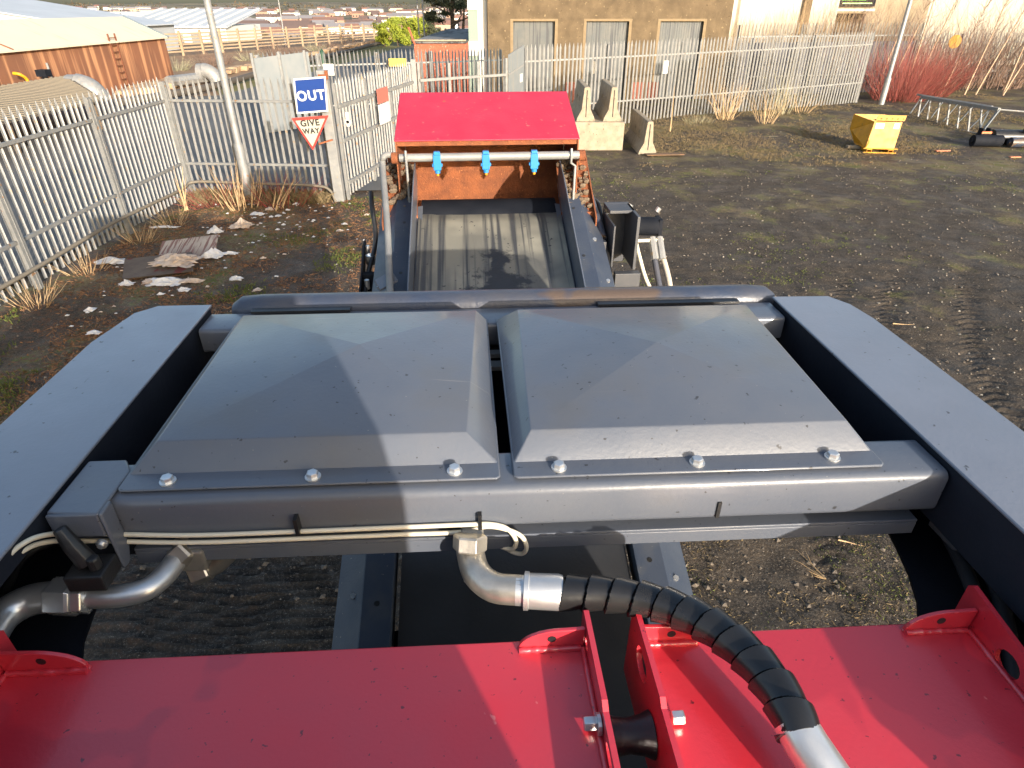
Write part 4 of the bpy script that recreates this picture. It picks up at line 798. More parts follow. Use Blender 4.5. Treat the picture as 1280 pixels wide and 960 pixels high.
# ================================================================== VEGETATION
def twig(mb, p, d_, ln, r, n=4, wob=.12, br=0, sides=3, droop=0):
    pts = [Vector(p)]; d_ = Vector(d_).normalized(); rs = [r]
    for i in range(n):
        d_ = (d_+Vector((random.gauss(0, wob), random.gauss(0, wob), random.gauss(0, wob)-droop))).normalized()
        pts.append(pts[-1]+d_*ln/n); rs.append(r*(1-.85*(i+1)/n))
        if br and i >= 1:
            for _ in range(br if random.random() < .8 else 0):
                dd = (d_+Vector((random.gauss(0, .5), random.gauss(0, .5), random.gauss(.1, .3)))).normalized(); twig(mb, pts[-1], dd, ln*random.uniform(.25, .45), rs[-1]*.6, 2, wob, 0, sides)
    mb.tube(pts, rs, sides, caps=False)
TW_RED = mat('red_twigs', (.25, .045, .038), .8, 0, (.16, .05, .035), .5, 6)
TW_TAN = mat('tan_stems', (.50, .36, .20), .8, 0, (.36, .24, .13), .5, 6)
TW_BR = mat('brown_twigs', (.12, .075, .06), .85, 0, (.20, .13, .09), .5, 4)
TW_GR = mat('olive_stems', (.34, .31, .20), .8, 0, (.22, .20, .12), .5, 5)
BIR = mat('pale_birch_bark', (.52, .38, .26), .8, 0, (.34, .22, .14), .5, 5)
def bush(name, q_, n, h, spread, m, label, cat='bush', group=None, br=1, r=.008, lean=(0, 0), rad=None, sides=3, wob=.10):
    mb = MB(); q_ = Vector(q_); rad = rad or spread*.5
    for i in range(n):
        a = random.uniform(0, 6.283); rr = rad*random.random()**.5
        p = q_+Vector((rr*math.cos(a), rr*math.sin(a), -.02)); dv = Vector((math.cos(a)*spread*rr/rad/h+lean[0]+random.gauss(0, .1), math.sin(a)*spread*rr/rad/h+lean[1]+random.gauss(0, .1), 1))
        twig(mb, p, dv, h*random.uniform(.55, 1.05), r*random.uniform(.7, 1.3), 4, wob, br, sides)
    return tag(mb.build(name, m, origin=q_, fix=False), label, cat, group)
random.seed(11)
bush('red_twigged_bush', (-5.0, 13.75, 0), 60, .8, 1.0, TW_RED, 'bare red twigged bush just left of the OUT sign post', r=.010, br=1)
bush('red_twigged_bush', (-6.5, 13.8, 0), 60, .6, 1.1, TW_RED, 'low bare red twigged bush at the left fence corner', r=.009)
bush('dead_stalks', (-5.85, 13.5, 0), 30, 1.0, .35, TW_TAN, 'bundle of tan dead stalks at the foot of the lamp post', 'dead plant', r=.014, br=0, rad=.4, wob=.06)
bush('dead_stalks', (-5.0, 13.3, 0), 9, .9, .3, TW_TAN, 'leaning sheaf of tan stalks before the red twigs', 'dead plant', r=.018, br=0, lean=(.5, 0), rad=.12)
bush('dead_stalks', (-6.95, 13.2, 0), 4, 1.3, .12, TW_TAN, 'tall split tan stalk in the left fence corner', 'dead plant', r=.02, br=0, lean=(-.08, .1), rad=.05)
for i, (x, y) in enumerate(((-6.9, 11.2), (-6.95, 9.6), (-6.8, 12.2), (-6.95, 8.3))):
    bush('dead_stalks', (x, y, 0), 34, .5, .5, TW_TAN, ['dry tan grass clump by the left fence, beyond the cardboard', 'dry tan grass clump against the left fence beside the cardboard', 'dry tan grass clump near the left fence corner', 'dry tan grass clump by the nearest fence post'][i], 'dry grass', r=.005, br=0, rad=.25)
# pale bushy stems before the long fence
for q_, n, h, lb in ((P(905, 156), 46, 1.35, 'pale leafless shrub before the long fence, nearer the barriers'), (P(955, 160), 34, 1.2, 'pale leafless shrub in front of the middle of the long fence'), (P(975, 150), 36, 1.6, 'taller pale leafless shrub behind the other two'), (P(1000, 148), 16, .9, 'thin dry stems at the right of the pale shrubs')):
    bush('dry_shrub', (q_.x, q_.y, gz(q_.x, q_.y)), n, h, .8, TW_TAN if n != 36 else TW_GR, lb, 'shrub', r=.012, br=1, rad=.3)
q_ = P(872, 160); bush('dry_shrub', (q_.x, q_.y, 0), 70, .55, .6, TW_GR, 'low dark green shrub at the foot of the long fence', 'shrub', r=.008)
mb = MB(); q_ = P(837, 168); twig(mb, q_, (0, 0, 1), 1.5, .03, 3, .02, 0, 6); tag(mb.build('stake', TW_TAN, origin=q_), 'single pale upright stake beside the right barrier', 'stake')
# red bushes right of the fence
for i, (x, y, n, h) in enumerate(((1118, 132, 420, 2.5), (1150, 126, 380, 2.2), (1165, 118, 240, 1.8))):
    q_ = P(x, y); bush('red_twigged_bush', (q_.x, q_.y, gz(q_.x, q_.y)), n, h, 1.7, TW_RED, ['dense red twigged bush around the right lamp post', 'dense red twigged bush right of the right lamp post', 'lower red twigged bush nearest the lattice frame'][i], r=.008, br=1, rad=1.0)
# brown thicket and birch saplings at the right
random.seed(5)
ORD = ['first', 'second', 'third', 'fourth', 'fifth', 'sixth', 'seventh', 'eighth', 'ninth', 'tenth', 'eleventh', 'twelfth', 'thirteenth', 'fourteenth', 'fifteenth', 'sixteenth', 'seventeenth', 'eighteenth', 'nineteenth', 'twentieth', 'twenty first', 'twenty second', 'twenty third', 'twenty fourth', 'twenty fifth', 'twenty sixth']
def thicket(q_, n, h, m, label, grp): bush('thicket_shrub', q_, n, h, 1.6, m, label, 'shrub', grp, br=2, r=.016, rad=1.2, wob=.08, lean=(.05, 0))
k = 0
for xi_, x in enumerate(np.arange(14.5, 37, 1.55)):
    for yy in (0, 1):
        X = x+random.uniform(-.4, .4); Y = 33.0+(x-14)*.16+yy*2.2+random.uniform(-.5, .5)
        thicket((X, Y, gz(X, Y)), 70, random.uniform(2.4, 4.2), TW_BR, 'brown leafless shrub, %s from the left in the %s row of the far right thicket' % (ORD[xi_], ('front', 'back')[yy]), 'leafless shrubs along the far right fence')
for i in range(26):
    X = 17+i*.8+random.uniform(-.5, .5); Y = 30.6+(X-14)*.12+random.uniform(-.6, 1.6); q_ = Vector((X, Y, gz(X, Y))); t = thing('birch_sapling', q_, 'slender leaning birch sapling, %s from the left along the far right fence' % ORD[i], 'tree', 'birch saplings along the far right fence')
    mb = MB(); h = random.uniform(4, 7); d_ = Vector((random.uniform(.05, .30), random.uniform(-.1, .1), 1)); twig(mb, q_, d_, h, .042, 8, .03, 0, 5); mb.build('trunk', BIR, t, fix=False)
    mb = MB(); d_.normalize()
    for j in range(46):
        z = random.uniform(.3, .98)*h; twig(mb, q_+d_*z, (random.gauss(.1, .5), random.gauss(0, .5), .9), random.uniform(.4, 1.1), .010, 3, .12, 1)
    mb.build('crown', TW_BR, t, fix=False)
for i in range(9):
    X = 10.4+i*.75; bush('ornamental_shrub', (X, 33.6+.1*i, 0), 60, random.uniform(3.4, 4.6), 1.2, TW_TAN, 'leafless tan shrub against the white unit, %s from the brown building' % ORD[i], 'shrub', 'leafless shrubs against the white unit', br=2, r=.012, rad=.5)
# evergreen tree, hedge
def leaves(mb, c, rx, ry, rz, n, s_, shell=.55):
    for _ in range(n):
        v = Vector((random.gauss(0, 1), random.gauss(0, 1), random.gauss(0, 1))).normalized()*(shell+(1-shell)*random.random())
        p = Vector(c)+Vector((v.x*rx, v.y*ry, v.z*rz)); a = Vector((random.gauss(0, 1), random.gauss(0, 1), random.gauss(0, 1))).normalized(); b_ = a.orthogonal().normalized(); k_ = s_*random.uniform(.6, 1.3)
        mb.add([p-a*k_, p+b_*k_*.5, p+a*k_, p-b_*k_*.5], [(0, 1, 2, 3)])
PINE = mat('pine_needles', (.035, .05, .022), .8, 0, (.075, .075, .03), .5, 1.2, detail=3)
HED = mat('yellow_green_leaves', (.34, .36, .03), .7, 0, (.17, .22, .02), .5, 1.5, detail=3)
random.seed(21)
q_ = Vector((-4.7, 56, 0)); t = thing('pine_tree', q_, 'dark pine tree with spreading crown behind the brick outbuilding', 'tree')
mb = MB(); twig(mb, q_, (0, 0, 1), 5.5, .28, 6, .05, 0, 8); twig(mb, q_+Vector((.5, 0, 0)), (.12, 0, 1), 4.6, .2, 5, .06, 0, 8)
for k in range(12): twig(mb, q_+Vector((0, 0, 2.2+k*.25)), (random.gauss(0, 1), random.gauss(0, .6), .5), 1.9, .09, 3, .1, 1, 5)
mb.build('trunk', BARK, t, fix=False)
mb = MB()
for k in range(70):
    a = random.uniform(0, 6.28); z = random.uniform(2.6, 8.2); w = 2.3*math.sqrt(max(.1, 1-((z-4.6)/4.2)**2)); rr = w*random.random()**.5; leaves(mb, q_+Vector((rr*math.cos(a), rr*math.sin(a), z)), .55, .55, .3, 130, .10, .2)
mb.build('crown', PINE, t, fix=False)
HB = [(480, 50), (497, 48), (512, 46), (527, 45), (541, 43)]
for i, (x, y) in enumerate(HB):
    q_ = P(x, y); q_ = q_*(78/q_.y); q_.z = 0; t = thing('evergreen_shrub', q_, ['yellow green shrub at the left end of the hedge', 'yellow green shrub second from the left end of the hedge', 'yellow green shrub in the middle of the hedge', 'yellow green shrub behind the street lamps', 'darker shrub at the right end of the hedge'][i], 'shrub', 'hedge of evergreen shrubs by the road')
    mb = MB(); twig(mb, q_, (0, 0, 1), 2.0, .1, 4, .1, 2, 5); mb.build('stem', BARK, t, fix=False)
    mb = MB()
    for k in range(26): a = random.uniform(0, 6.28); rr = .95*random.random()**.5; leaves(mb, q_+Vector((rr*math.cos(a), rr*math.sin(a), random.uniform(.3, 2.7-.5*(i == 0)))), .5, .5, .42, 120, .10, .3)
    mb.build('foliage', HED if i < 4 else PINE, t, fix=False)
random.seed(31)
for i in range(9):
    p = P(230+i*27+random.uniform(-8, 8), 90-4.2*i); p = Vector((p.x*1.02, p.y*1.02, 0)); bush('scrub_bush', p, 60, random.uniform(.9, 1.8), 1.6, TW_BR if i % 3 else TW_GR, 'scrub bush between the guard rail and the slat fence, %s from the left' % ORD[i], 'bush', 'scrub bushes before the slat fence', r=.02, rad=.7)

# ================================================================== YARD OBJECTS
def barrier(q_, ln, h, label):
    t = thing('concrete_barrier', q_, label, 'barrier', 'tapered concrete barriers'); q_ = Vector(q_); s_ = h/.9
    pr_ = [(-.27, 0), (.27, 0), (.25, .09), (.13, .32), (.085, .86), (.07, .9), (-.07, .9), (-.085, .86), (-.13, .32), (-.25, .09)]
    mb = MB(); mb.prism([(q_.x+a*s_, q_.y, q_.z+b*s_) for a, b in pr_], (0, ln, 0)); mb.build('body', CONC, t, bevel=.012)
    mb = MB(); mb.box((q_.x-.012, q_.y-.004, q_.z+.12), (q_.x+.012, q_.y-.001, q_.z+h*.92)); mb.build('end_slot', BLACKM, t)
    for k in (.35, .65):
        mb = MB(); mb.box((q_.x-.118*s_-.02, q_.y+ln*k-.05, q_.z+.46*s_), (q_.x-.10*s_, q_.y+ln*k+.05, q_.z+.56*s_)); mb.build('lifting_hole', CONC, t)
barrier((3.97, 19.05, 0), 2.6, .90, 'tapered concrete barrier standing on the ground, rightmost of the three')
barrier((2.97, 19.75, .80), 2.5, .92, 'tapered concrete barrier on the right of the block top')
barrier((2.18, 19.75, .80), 2.5, .92, 'tapered concrete barrier on the left of the block top, half behind the hood')
mb = MB(); mb.box((.9, 19.62, 0), (3.33, 22.3, .80)); tag(mb.build('concrete_block', CONC, origin=(2.1, 20.9, 0), bevel=.03), 'large rectangular concrete block carrying two tapered barriers', 'concrete block')
mb = MB(); q_ = P(830, 195); mb.obox((q_.x, q_.y, .05), (.55, .05, 0), (-.02, .12, 0), (0, 0, .012)); tag(mb.build('plank', mat('rotten_wood', (.20, .11, .06), .9, 0, (.12, .08, .05), .5, 8), origin=q_), 'thin brown plank lying in front of the rightmost barrier', 'plank')
mb = MB(); q_ = P(962, 173); mb.obox((q_.x, q_.y, .05), (.35, .03, 0), (-.02, .1, 0), (0, 0, .03)); tag(mb.build('plank', CONC, origin=q_), 'short pale board lying left of the yellow skip', 'plank')
# yellow tipping skip
q_ = P(1098, 191); th_ = R(-8)
t = thing('tipping_skip', q_, 'small yellow tipping skip standing on the yard', 'skip', rz=0)
def Q(a, b, c): return (q_.x+a*math.cos(th_)-b*math.sin(th_), q_.y+a*math.sin(th_)+b*math.cos(th_), q_.z+c)
def qbox(mb, a, b): mb.add([Q(x, y, z) for z in (a[2], b[2]) for x, y in ((a[0], a[1]), (b[0], a[1]), (b[0], b[1]), (a[0], b[1]))], [(3,2,1,0),(4,5,6,7),(0,1,5,4),(1,2,6,5),(2,3,7,6),(3,0,4,7)])
mb = MB()
def plate(mb, pts, off): mb.prism([Q(*p) for p in pts], Vector(Q(*off))-Vector(Q(0, 0, 0)))
# front sloping plate, left side wedge, right side, back
plate(mb, [(-.40, 0, .12), (.40, 0, .12), (.46, .12, .84), (-.30, .12, .84)], (0, .015, 0))
plate(mb, [(-.40, .02, .12), (-.30, .14, .84), (-.62, 1.0, .92), (-.62, 1.0, .50), (-.45, .8, .12)], (-.012, 0, 0))
plate(mb, [(.40, .02, .12), (.46, .14, .84), (.30, 1.0, .92), (.30, 1.0, .50), (.40, .8, .12)], (-.012, 0, 0))
plate(mb, [(-.45, .8, .12), (.38, .8, .12), (.28, 1.0, .92), (-.60, 1.0, .92)], (0, .015, 0)); plate(mb, [(-.40, .02, .12), (.38, .02, .12), (.38, .8, .12), (-.44, .8, .12)], (0, 0, .015))
mb.build('hopper', YEL, t)
mb = MB(); plate(mb, [(-.30, .05, .88), (.48, .05, .88), (.52, .10, 1.02), (-.24, .10, 1.02)], (0, .02, 0)); plate(mb, [(-.28, .10, .87), (.48, .10, .87), (.46, .3, .87), (-.28, .3, .87)], (0, 0, .012)); o = mb.build('tipping_plate', YEL, t)
for k in range(5): mb = MB(); a = -.18+k*.15; plate(mb, [(a, .044, .92), (a+.04, .044, .92), (a+.03, .06, .96)], (0, -.004, 0)); mb.build('symbol', RUST, o)
for a0, a1 in ((-.26, -.02), (.24, .40)): mb = MB(); plate(mb, [(a0, .088, .66), (a1, .088, .66), (a1+.01, .108, .80), (a0+.01, .108, .80)], (0, -.006, 0)); mb.build('sticker', WHITE, t)
mb = MB()
for a in (-.36, .24): qbox(mb, (a, -.05, .0), (a+.14, .95, .025)); qbox(mb, (a, -.05, .085), (a+.14, .95, .105)); qbox(mb, (a, -.05, .0255), (a+.012, .95, .0845)); qbox(mb, (a+.128, -.05, .0255), (a+.14, .95, .0845))
qbox(mb, (-.46, -.08, .0), (.46, -.055, .03)); qbox(mb, (-.46, -.03, .106), (.50, .0, .13)); mb.build('fork_base', YEL, t)
mb = MB(); mb.tube([Q(-.40, -.03, .16), Q(-.36, -.04, .30), Q(-.38, -.03, .36)], .015, 6); mb.build('release_lever', YEL, t)
mb = MB(); qbox(mb, (-.75, .45, .02), (-.35, .6, .10)); mb.build('fork_stub', CONC, t)
# lattice frame lying on its side
t = thing('lattice_frame', P(1180, 158), 'grey steel lattice frame lying on the yard right of the yellow skip', 'steel frame')
a0, a1 = P(1142, 150, .05), P(1224, 169, .05); ua, ub = P(1152, 121, .85), P(1249, 137, .88)
def rod(a, b, w, nm): mb = MB(); mb.beam(a, b, w, w); mb.build(nm, GALVD if nm != 'brace' else mat('steel_grey_paint', (.22, .25, .28), .5), t)
rod(a0, a1, .09, 'chord'); rod(ua, ub, .10, 'chord')
for k in range(7): f = k/6; rod(a0+(a1-a0)*(.06+.94*f), ua+(ub-ua)*(.0+.80*f), .045, 'rung')
rod(a1, ub, .06, 'brace'); rod(a1+(a0-a1)*.03, ua+(ub-ua)*.9, .03, 'brace'); rod(P(1134, 147, .05), ua, .04, 'brace')
off = Vector((.35, 1.1, 0)); rod(ua+off*.6, ub+off*.6, .06, 'chord')
for k in range(5): f = k/5+.1; rod(a0+(a1-a0)*f+off*.5, ua+(ub-ua)*(f+.1)+off*.6, .03, 'brace')
mb = MB(); mb.cyl(ub, PY(1300, 141, 22.0), .022, 6); tag(mb.build('steel_rod', GALV, origin=ub), 'thin steel rod running off the lattice frame to the right edge', 'rod')
# conveyor rollers and tubes at the right edge
def tubeobj(nm, a, b, r, m, label, cat): mb = MB(); mb.cyl(a, b, r, 16); mb.cyl(Vector(a)-(Vector(b)-Vector(a)).normalized()*.05, a, r*.4, 10); return tag(mb.build(nm, m, origin=a, smooth=40), label, cat)
c = P(1225, 183, 0)
tubeobj('conveyor_roller', c+Vector((-.30, 0, .17)), c+Vector((.55, -.05, .17)), .17, BLACKM, 'short dark roller at the left end of the roller pile', 'roller')
tubeobj('conveyor_roller', c+Vector((.50, .35, .22)), c+Vector((2.3, .25, .22)), .22, RUBBER, 'thick black roller lying behind at the right edge', 'roller')
tubeobj('steel_tube', c+Vector((.75, -.18, .15)), c+Vector((2.6, -.28, .15)), .15, WORN, 'dull steel tube lying in front at the right edge', 'tube')
for k, (dx, dz) in enumerate(((.02, .36), (1.45, .48))):
    t = thing('roller_bracket', c+Vector((dx, .0, dz)), ['orange-topped bracket on the short dark roller', 'black bracket with an orange strap on the thick roller'][k], 'bracket'); mb = MB(); p = c+Vector((dx, 0, dz)); mb.box((p.x-.16, p.y-.05, p.z-.06), (p.x+.16, p.y+.2, p.z)); mb.box((p.x-.13, p.y-.04, p.z), (p.x-.09, p.y+.18, p.z+.16)); mb.box((p.x+.09, p.y-.04, p.z), (p.x+.13, p.y+.18, p.z+.16)); mb.build('bracket', BLACKM, t)
    mb = MB(); mb.box((p.x-.15, p.y-.056, p.z+.02), (p.x+.15, p.y-.0405, p.z+.08)); mb.build('strap', mat('orange_strap', (.65, .17, .06), .6), t)
for x, y, l2, lb in ((1178, 190, .22, 'small orange board lying below the lattice frame'), (1268, 198, .16, 'small orange red scrap near the right edge')):
    mb = MB(); q2 = P(x, y); mb.obox((q2.x, q2.y, .04), (l2, .02, 0), (0, .05, 0), (0, 0, .012)); tag(mb.build('timber_scrap', mat('orange_scrap', (.55, .20, .10), .7), origin=q2), lb, 'scrap')

# ================================================================== LITTER
def crumple(c, sx, sy, sz, m, label, grp=None, nm='litter_scrap', cat='litter', n=9, seed=0):
    rnd = random.Random(seed); mb = MB(); vs = []; ph = [rnd.uniform(0, 6.28) for _ in range(6)]
    for i in range(n):
        for j in range(n):
            a, b_ = i/(n-1)-.5, j/(n-1)-.5; rr = math.hypot(a, b_)*2; k_ = 1-.35*max(0, rr-.6)*2*rnd.random()
            z = sz*(.5+.3*math.sin(a*9+ph[0])*math.cos(b_*8+ph[1])+.35*rnd.random())*max(0, 1.15-rr)+.008
            vs.append((c[0]+a*sx*k_+sx*.05*rnd.uniform(-1, 1), c[1]+b_*sy*k_+sy*.05*rnd.uniform(-1, 1), c[2]+z))
    mb.add(vs, [(i*n+j, i*n+j+1, (i+1)*n+j+1, (i+1)*n+j) for i in range(n-1) for j in range(n-1)])
    o = mb.build(nm, m, origin=c, fix=False); sd_ = o.modifiers.new('thickness', 'SOLIDIFY'); sd_.thickness = .004
    return tag(o, label, cat, grp)
PAP = mat('white_plastic', (.66, .66, .68), .6, 0, (.50, .49, .48), .5, 9); CARD = mat('grey_cardboard', (.13, .105, .085), .9, 0, (.09, .07, .06), .5, 5, spots=((.12, .03, .03), 3, .64)); CLOTH = mat('dirty_cloth', (.60, .50, .42), .9, 0, (.34, .26, .20), .5, 6)
def gp_(x, y): q2 = P(x, y); return Vector((q2.x, q2.y, gz(q2.x, q2.y)))
c = gp_(200, 338); mb = MB(); mb.obox(c+Vector((0, 0, .09)), (.52, .10, .03), (-.15, .34, .04), (0, -.01, .012)); tag(mb.build('cardboard_sheet', CARD, origin=c), 'large dark board lying under the crumpled cloth', 'board')
c = gp_(238, 318); mb = MB(); mb.obox(c+Vector((0, 0, .14)), (.45, .10, .03), (-.05, .26, .09), (0, -.02, .01)); mb.cm = 0; o = mb.build('ribbed_sheet', mat('ribbed_cardboard', (.42, .38, .33), .85, 0, (.16, .12, .10), .5, 1, streak=((.18, .10, .09), (30, 2, 1), .5, .56)), origin=c); tag(o, 'propped ribbed sheet behind the crumpled cloth', 'board')
crumple(gp_(224, 336)+Vector((0, 0, .13)), .80, .62, .16, CLOTH, 'crumpled off-white cloth heaped on the dark board', nm='discarded_cloth', cat='cloth', n=16, seed=5)
crumple(gp_(206, 352), .62, .36, .12, PAP, 'crumpled white rag at the near edge of the cloth heap', nm='discarded_cloth', cat='cloth', n=12, seed=6)
crumple(gp_(303, 283), .46, .40, .16, CLOTH, 'pale stuffed sack by the tan stalks', nm='rubble_sack', cat='sack', n=12, seed=8)
crumple(gp_(266, 321), .40, .34, .16, PAP, 'folded white plastic sheet right of the cloth heap', nm='plastic_sheet', cat='plastic sheet', seed=9)
crumple(gp_(287, 318), .36, .14, .05, PAP, 'flat white lid just right of the folded plastic sheet', nm='paper_plate', cat='litter', seed=10)
crumple(gp_(140, 327), .55, .30, .10, PAP, 'white plastic sheet between the left fence and the dark board', nm='plastic_sheet', cat='plastic sheet', seed=12)
crumple(gp_(118, 416), .22, .10, .05, PAP, 'bent white scrap lying alone left of the machine', nm='litter_scrap', seed=13)
crumple(gp_(205, 284), .6, .12, .04, PAP, 'long thin white strip behind the ribbed sheet', nm='litter_scrap', seed=14)
crumple(gp_(268, 290), .30, .22, .14, PAP, 'white bag left of the pale sack', nm='plastic_bag', cat='bag', seed=15)
for i, (x, y, a, b, lb) in enumerate(((256, 300, .34, .2, 'torn white sheet between the ribbed sheet and the pale sack'), (190, 352, .30, .22, 'dirty cloth strip hanging off the near left corner of the dark board'), (240, 352, .42, .18, 'dirty cloth strip trailing from the near right corner of the dark board'), (322, 268, .34, .18, 'flat white scrap just beyond the pale sack'), (338, 262, .24, .16, 'pale scrap at the foot of the red twigs'), (158, 356, .26, .16, 'pale scrap nearest the fence below the plastic sheet'), (295, 348, .22, .14, 'lone white scrap to the right below the cloth heap'), (230, 362, .2, .14, 'bluish white scrap nearest the machine below the cloth'))):
    crumple(gp_(x, y), a, b, .07, PAP if i not in (1, 2, 4) else CLOTH, lb, n=9, seed=50+i)
rnd = random.Random(4)
for i in range(150):
    if i < 60 or i > 120: x, y = rnd.gauss(345, 45), rnd.gauss(278, 20)
    else: x, y = rnd.gauss(190, 75), rnd.gauss(335, 45)
    y = max(256, y); c = gp_(x, y)
    if c.x < -7.0 or c.y < 5.5: continue
    s2 = rnd.uniform(.03, .07)*(1+1.3*(rnd.random() < .2)); wh = rnd.random() < .8; crumple(c, s2, s2*rnd.uniform(.4, 1), s2*.3, PAP if wh else CLOTH, ('small white scrap' if wh else 'small brownish scrap')+(' lying below the give way sign' if (i < 60 or i > 120) else ' lying around the dark board'), 'small litter scraps by the left fence', n=5, seed=i)
for x, y, l2 in ((1062, 678, 'pale stick lying on the mossy ground in the right gap'), (1125, 405, 'pale stick lying on the churned earth at the right')):
    mb = MB(); c = gp_(x, y); twig(mb, c+Vector((-.1, 0, .012)), (1, -.15, .02), .22 if y > 500 else .3, .008, 3, .05, 0, 5); tag(mb.build('stick', TW_TAN, origin=c), l2, 'stick')
mb = MB(); c = gp_(1032, 725)
for k in range(5): twig(mb, c+Vector((0, 0, .012)), (random.uniform(-1, .2), random.uniform(.6, 1.2), .05), .3, .006, 4, .12, 1)
tag(mb.build('dead_twig', TW_TAN, origin=c, fix=False), 'forked dead twig on the mossy ground in the right gap', 'twig')
# --- ground cover: stones, grass tufts, dead leaves (uncountable)
def stuff(nm, verts, faces, m, label):
    me = bpy.data.meshes.new(nm); me.from_pydata(verts, [], faces); me.materials.append(m); o = bpy.data.objects.new(nm, me); COL.objects.link(o); o['kind'] = 'stuff'; o['label'] = label; return o
def scatter(n, region, seed):
    r_ = np.random.RandomState(seed); x = r_.uniform(region[0], region[1], n); y = region[2]*(region[3]/region[2])**r_.uniform(0, 1, n) if region[2] > 0 else r_.uniform(region[2], region[3], n); return x, y, terrain(x, y), r_
def stones(nm, n, region, smin, smax, m, label, seed):
    x, y, z, r_ = scatter(n, region, seed); s_ = smin+(smax-smin)*r_.uniform(0, 1, n)**3; base = np.array([(1,0,0),(0,1,0),(-1,0,0),(0,-1,0),(0,0,.7),(0,0,-.5)], float)
    V = base[None]*s_[:, None, None]*r_.uniform(.6, 1.3, (n, 6, 1)); a = r_.uniform(0, 6.28, n); ca, sa = np.cos(a), np.sin(a)
    vx = V[..., 0]*ca[:, None]-V[..., 1]*sa[:, None]+x[:, None]; vy = V[..., 0]*sa[:, None]+V[..., 1]*ca[:, None]+y[:, None]; vz = V[..., 2]+z[:, None]+s_[:, None]*.2
    F = np.array([(0,1,4),(1,2,4),(2,3,4),(3,0,4),(1,0,5),(2,1,5),(3,2,5),(0,3,5)]); FF = (F[None]+(np.arange(n)*6)[:, None, None]).reshape(-1, 3)
    return stuff(nm, np.stack([vx, vy, vz], -1).reshape(-1, 3).tolist(), FF.tolist(), m, label)
PEB = mat('pale_pebbles', (.27, .24, .20), .8, 0, (.13, .11, .09), .5, 3); PEBD = mat('dark_pebbles', (.09, .075, .06), .85, 0, (.16, .13, .10), .5, 4)
stones('gravel', 14000, (-4, 5.5, 1.6, 7), .002, .008, PEB, 'pale grit on the yard', 1)
stones('gravel', 22000, (-7, 17, 3, 24), .006, .030, PEBD, 'dark gravel over the yard', 2)
stones('gravel', 3500, (-6, 17, 5.5, 24), .006, .024, mat('bright_pebbles', (.30, .27, .22), .8), 'pale pebbles over the yard', 3)
def tufts(nm, n, region, h, m, label, seed, w=.006, cond=None, clump=6, flat=0.):
    x, y, z, r_ = scatter(n, region, seed)
    if cond is not None:
        k_ = cond(x, y, r_); x, y, z = x[k_], y[k_], z[k_]; n = len(x)
    x = np.repeat(x, clump)+r_.normal(0, .035, n*clump); y = np.repeat(y, clump)+r_.normal(0, .035, n*clump); z = np.repeat(z, clump); N = len(x)
    a = r_.uniform(0, 6.28, N); hh = h*r_.uniform(.4, 1.2, N); ln = r_.normal(0, .5+flat, (2, N))*hh; wx = np.cos(a)*w; wy = np.sin(a)*w; k2 = hh*(1-flat)
    V = np.stack([np.stack([x-wx, y-wy, z-.005], -1), np.stack([x+wx, y+wy, z-.005], -1), np.stack([x+ln[0]*.4+wx*.6, y+ln[1]*.4+wy*.6, z+k2*.6], -1), np.stack([x+ln[0], y+ln[1], z+k2], -1)], 1).reshape(-1, 3)
    F = (np.array([(0, 1, 2, 3)])[None]+(np.arange(N)*4)[:, None, None]).reshape(-1, 4); return stuff(nm, V.tolist(), F.tolist(), m, label)
patch = lambda sc, th, sd: (lambda x, y, r_: fbm(x*sc, y*sc, 3, sd)+r_.normal(0, .04, len(x)) > th)
DRY = mat('dry_grass', (.20, .145, .08), .9, 0, (.13, .10, .045), .5, .8); MOSS = mat('moss_grass', (.095, .115, .018), .9, 0, (.06, .075, .015), .5, 1.5); LEAF = mat('dead_leaves', (.15, .065, .03), .85, 0, (.24, .13, .06), .5, 9)
tufts('grass', 30000, (3.5, 22, 17.5, 33), .05, DRY, 'dry tan grass towards the long fence', 5, .004, patch(.35, .50, 5))
tufts('grass', 7000, (-2, 20, 9, 26), .018, MOSS, 'short mossy grass patches across the yard', 6, .010, patch(.45, .60, 7))
tufts('grass', 9000, (-7.1, -1.8, 4, 14.3), .05, MOSS, 'short green moss and grass in the left corner of the yard', 7, .007, patch(.7, .53, 8))
tufts('leaf_litter', 12000, (-7.2, -1.9, 4, 14.2), .05, LEAF, 'brown dead leaves in the left corner of the yard', 8, .010, patch(.6, .44, 9), 4, .55)
tufts('leaf_litter', 2500, (1.2, 3.0, 1.6, 4.5), .025, DRY, 'dry stalks on the mossy ground in the right gap', 9, .003, patch(1.5, .45, 2), 4, .4)
tufts('grass', 2600, (1.0, 3.2, 1.6, 4.5), .018, MOSS, 'moss in the right gap', 10, .003, patch(1.5, .52, 4), 6, .2)
tufts('grass', 500, (-7.25, -4, 13.6, 14.5), .20, DRY, 'dry grass along the foot of the left fence', 12, .006)

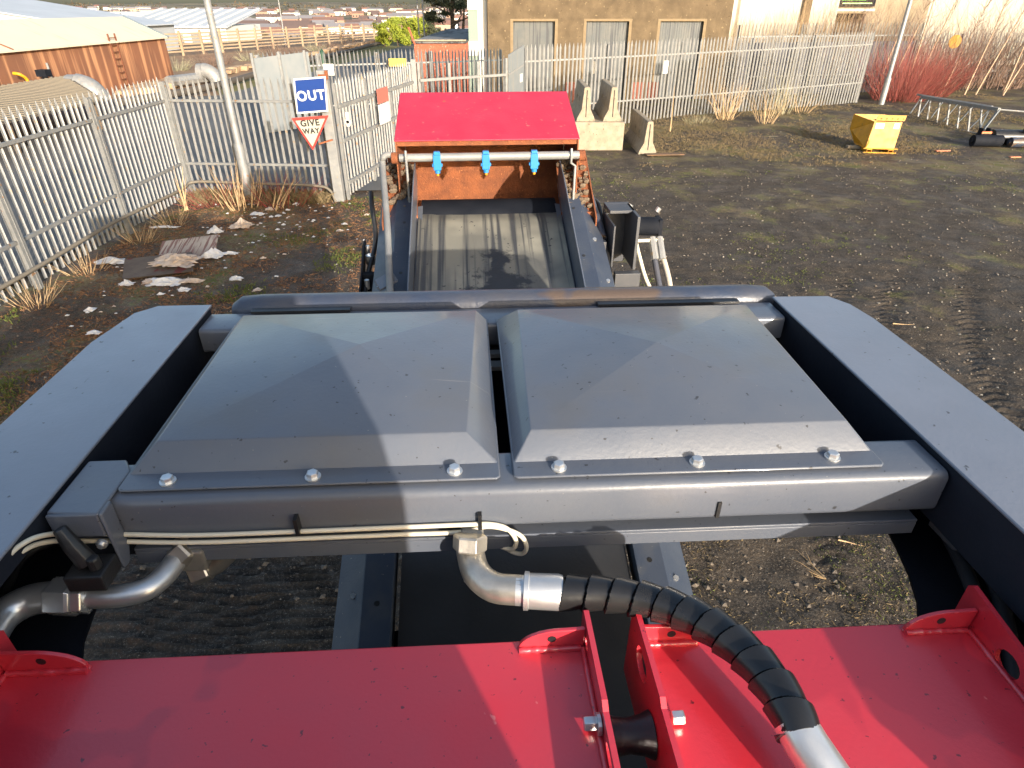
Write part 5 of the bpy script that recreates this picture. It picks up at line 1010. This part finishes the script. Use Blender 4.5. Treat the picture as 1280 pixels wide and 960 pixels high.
# ================================================================== FAR TOWN
random.seed(77)
HW = [mat('far_cream', (.66, .58, .46), .8), mat('far_white', (.78, .76, .70), .8), mat('far_tan', (.42, .30, .21), .8), mat('far_brick', (.30, .18, .13), .8)]
HR = [mat('far_roof_brown', (.13, .09, .08), .8), mat('far_roof_grey', (.20, .19, .20), .8), mat('far_roof_red', (.20, .11, .085), .8)]
proto = {}
cnt = 0
for i in range(300):
    Y = 190*(1500/190)**random.random()**.85; u = random.uniform(-.74, -.03); X = u*Y
    row = round(Y/22)*22; Y = row+random.uniform(-3, 3); k = (random.choice((0, 1, 1, 2, 3, 0)), random.randrange(3), random.randrange(3))
    w, d2, h = ((8, 8, 4.6), (15, 8, 4.8), (26, 11, 4.5))[k[2]]
    if k not in proto:
        mb = MB(); mb.box((-w/2, -d2/2, -3), (w/2, d2/2, h)); mb.cm = 1; mb.prism([(-w/2-.4, -d2/2-.4, h), (-w/2-.4, d2/2+.4, h), (-w/2-.4, 0, h+2.6)], (w+.8, 0, 0)); mb.cm = 2
        for q2 in range(int(w/4)): mb.box((-w/2+1.2+q2*4, -d2/2-.05, 1), (-w/2+2.6+q2*4, -d2/2-.01, 2.4))
        mb.cm = 0; o = mb.build('house', [HW[k[0]], HR[k[1]], BLACKM]); proto[k] = o.data; bpy.data.objects.remove(o)
    o = bpy.data.objects.new('house', proto[k]); COL.objects.link(o); o.location = (X, Y, gz(X, Y)); o.rotation_euler = (0, 0, random.uniform(-.35, .35)+R(8))
    tag(o, 'distant %s with %s walls and %s roof, %s' % (('small house', 'pair of houses', 'long low terrace')[k[2]], ('cream', 'white', 'tan', 'brick brown')[k[0]], ('brown', 'grey', 'reddish')[k[1]], 'near the valley floor' if Y < 380 else 'halfway up the hillside' if Y < 800 else 'high on the far hillside'), 'house', 'distant houses of the town')
# bare woods and hedgerows between the houses
vs, fs = [], []
r_ = np.random.RandomState(9)
for i in range(800):
    Y = 125*(2200/125)**r_.rand(); u = r_.uniform(-.8, .0)
    if Y < 170 and u > -.15: continue
    X = u*Y; z = gz(X, Y); s2 = r_.uniform(.6, 1.3)*(1.1+Y/500)
    for j in range(14):
        c = np.array([X, Y, z+s2*.7])+r_.normal(0, 1, 3)*s2*np.array([1.8, .8, .5]); a, b_ = r_.normal(0, 1, 3), r_.normal(0, 1, 3); a /= np.linalg.norm(a); b_ /= np.linalg.norm(b_); o = len(vs); q2 = s2*.45
        vs += [tuple(c-a*q2), tuple(c+b_*q2), tuple(c+a*q2), tuple(c-b_*q2)]; fs.append((o, o+1, o+2, o+3))
o = stuff('far_woodland', vs, fs, mat('far_trees', (.12, .075, .045), .9, 0, (.055, .06, .03), .5, .02, detail=2), 'brown bare woods and hedgerows of the valley')
bpy.context.view_layer.update()
for o in list(bpy.data.objects):
    if '_o' in o: del o['_o']
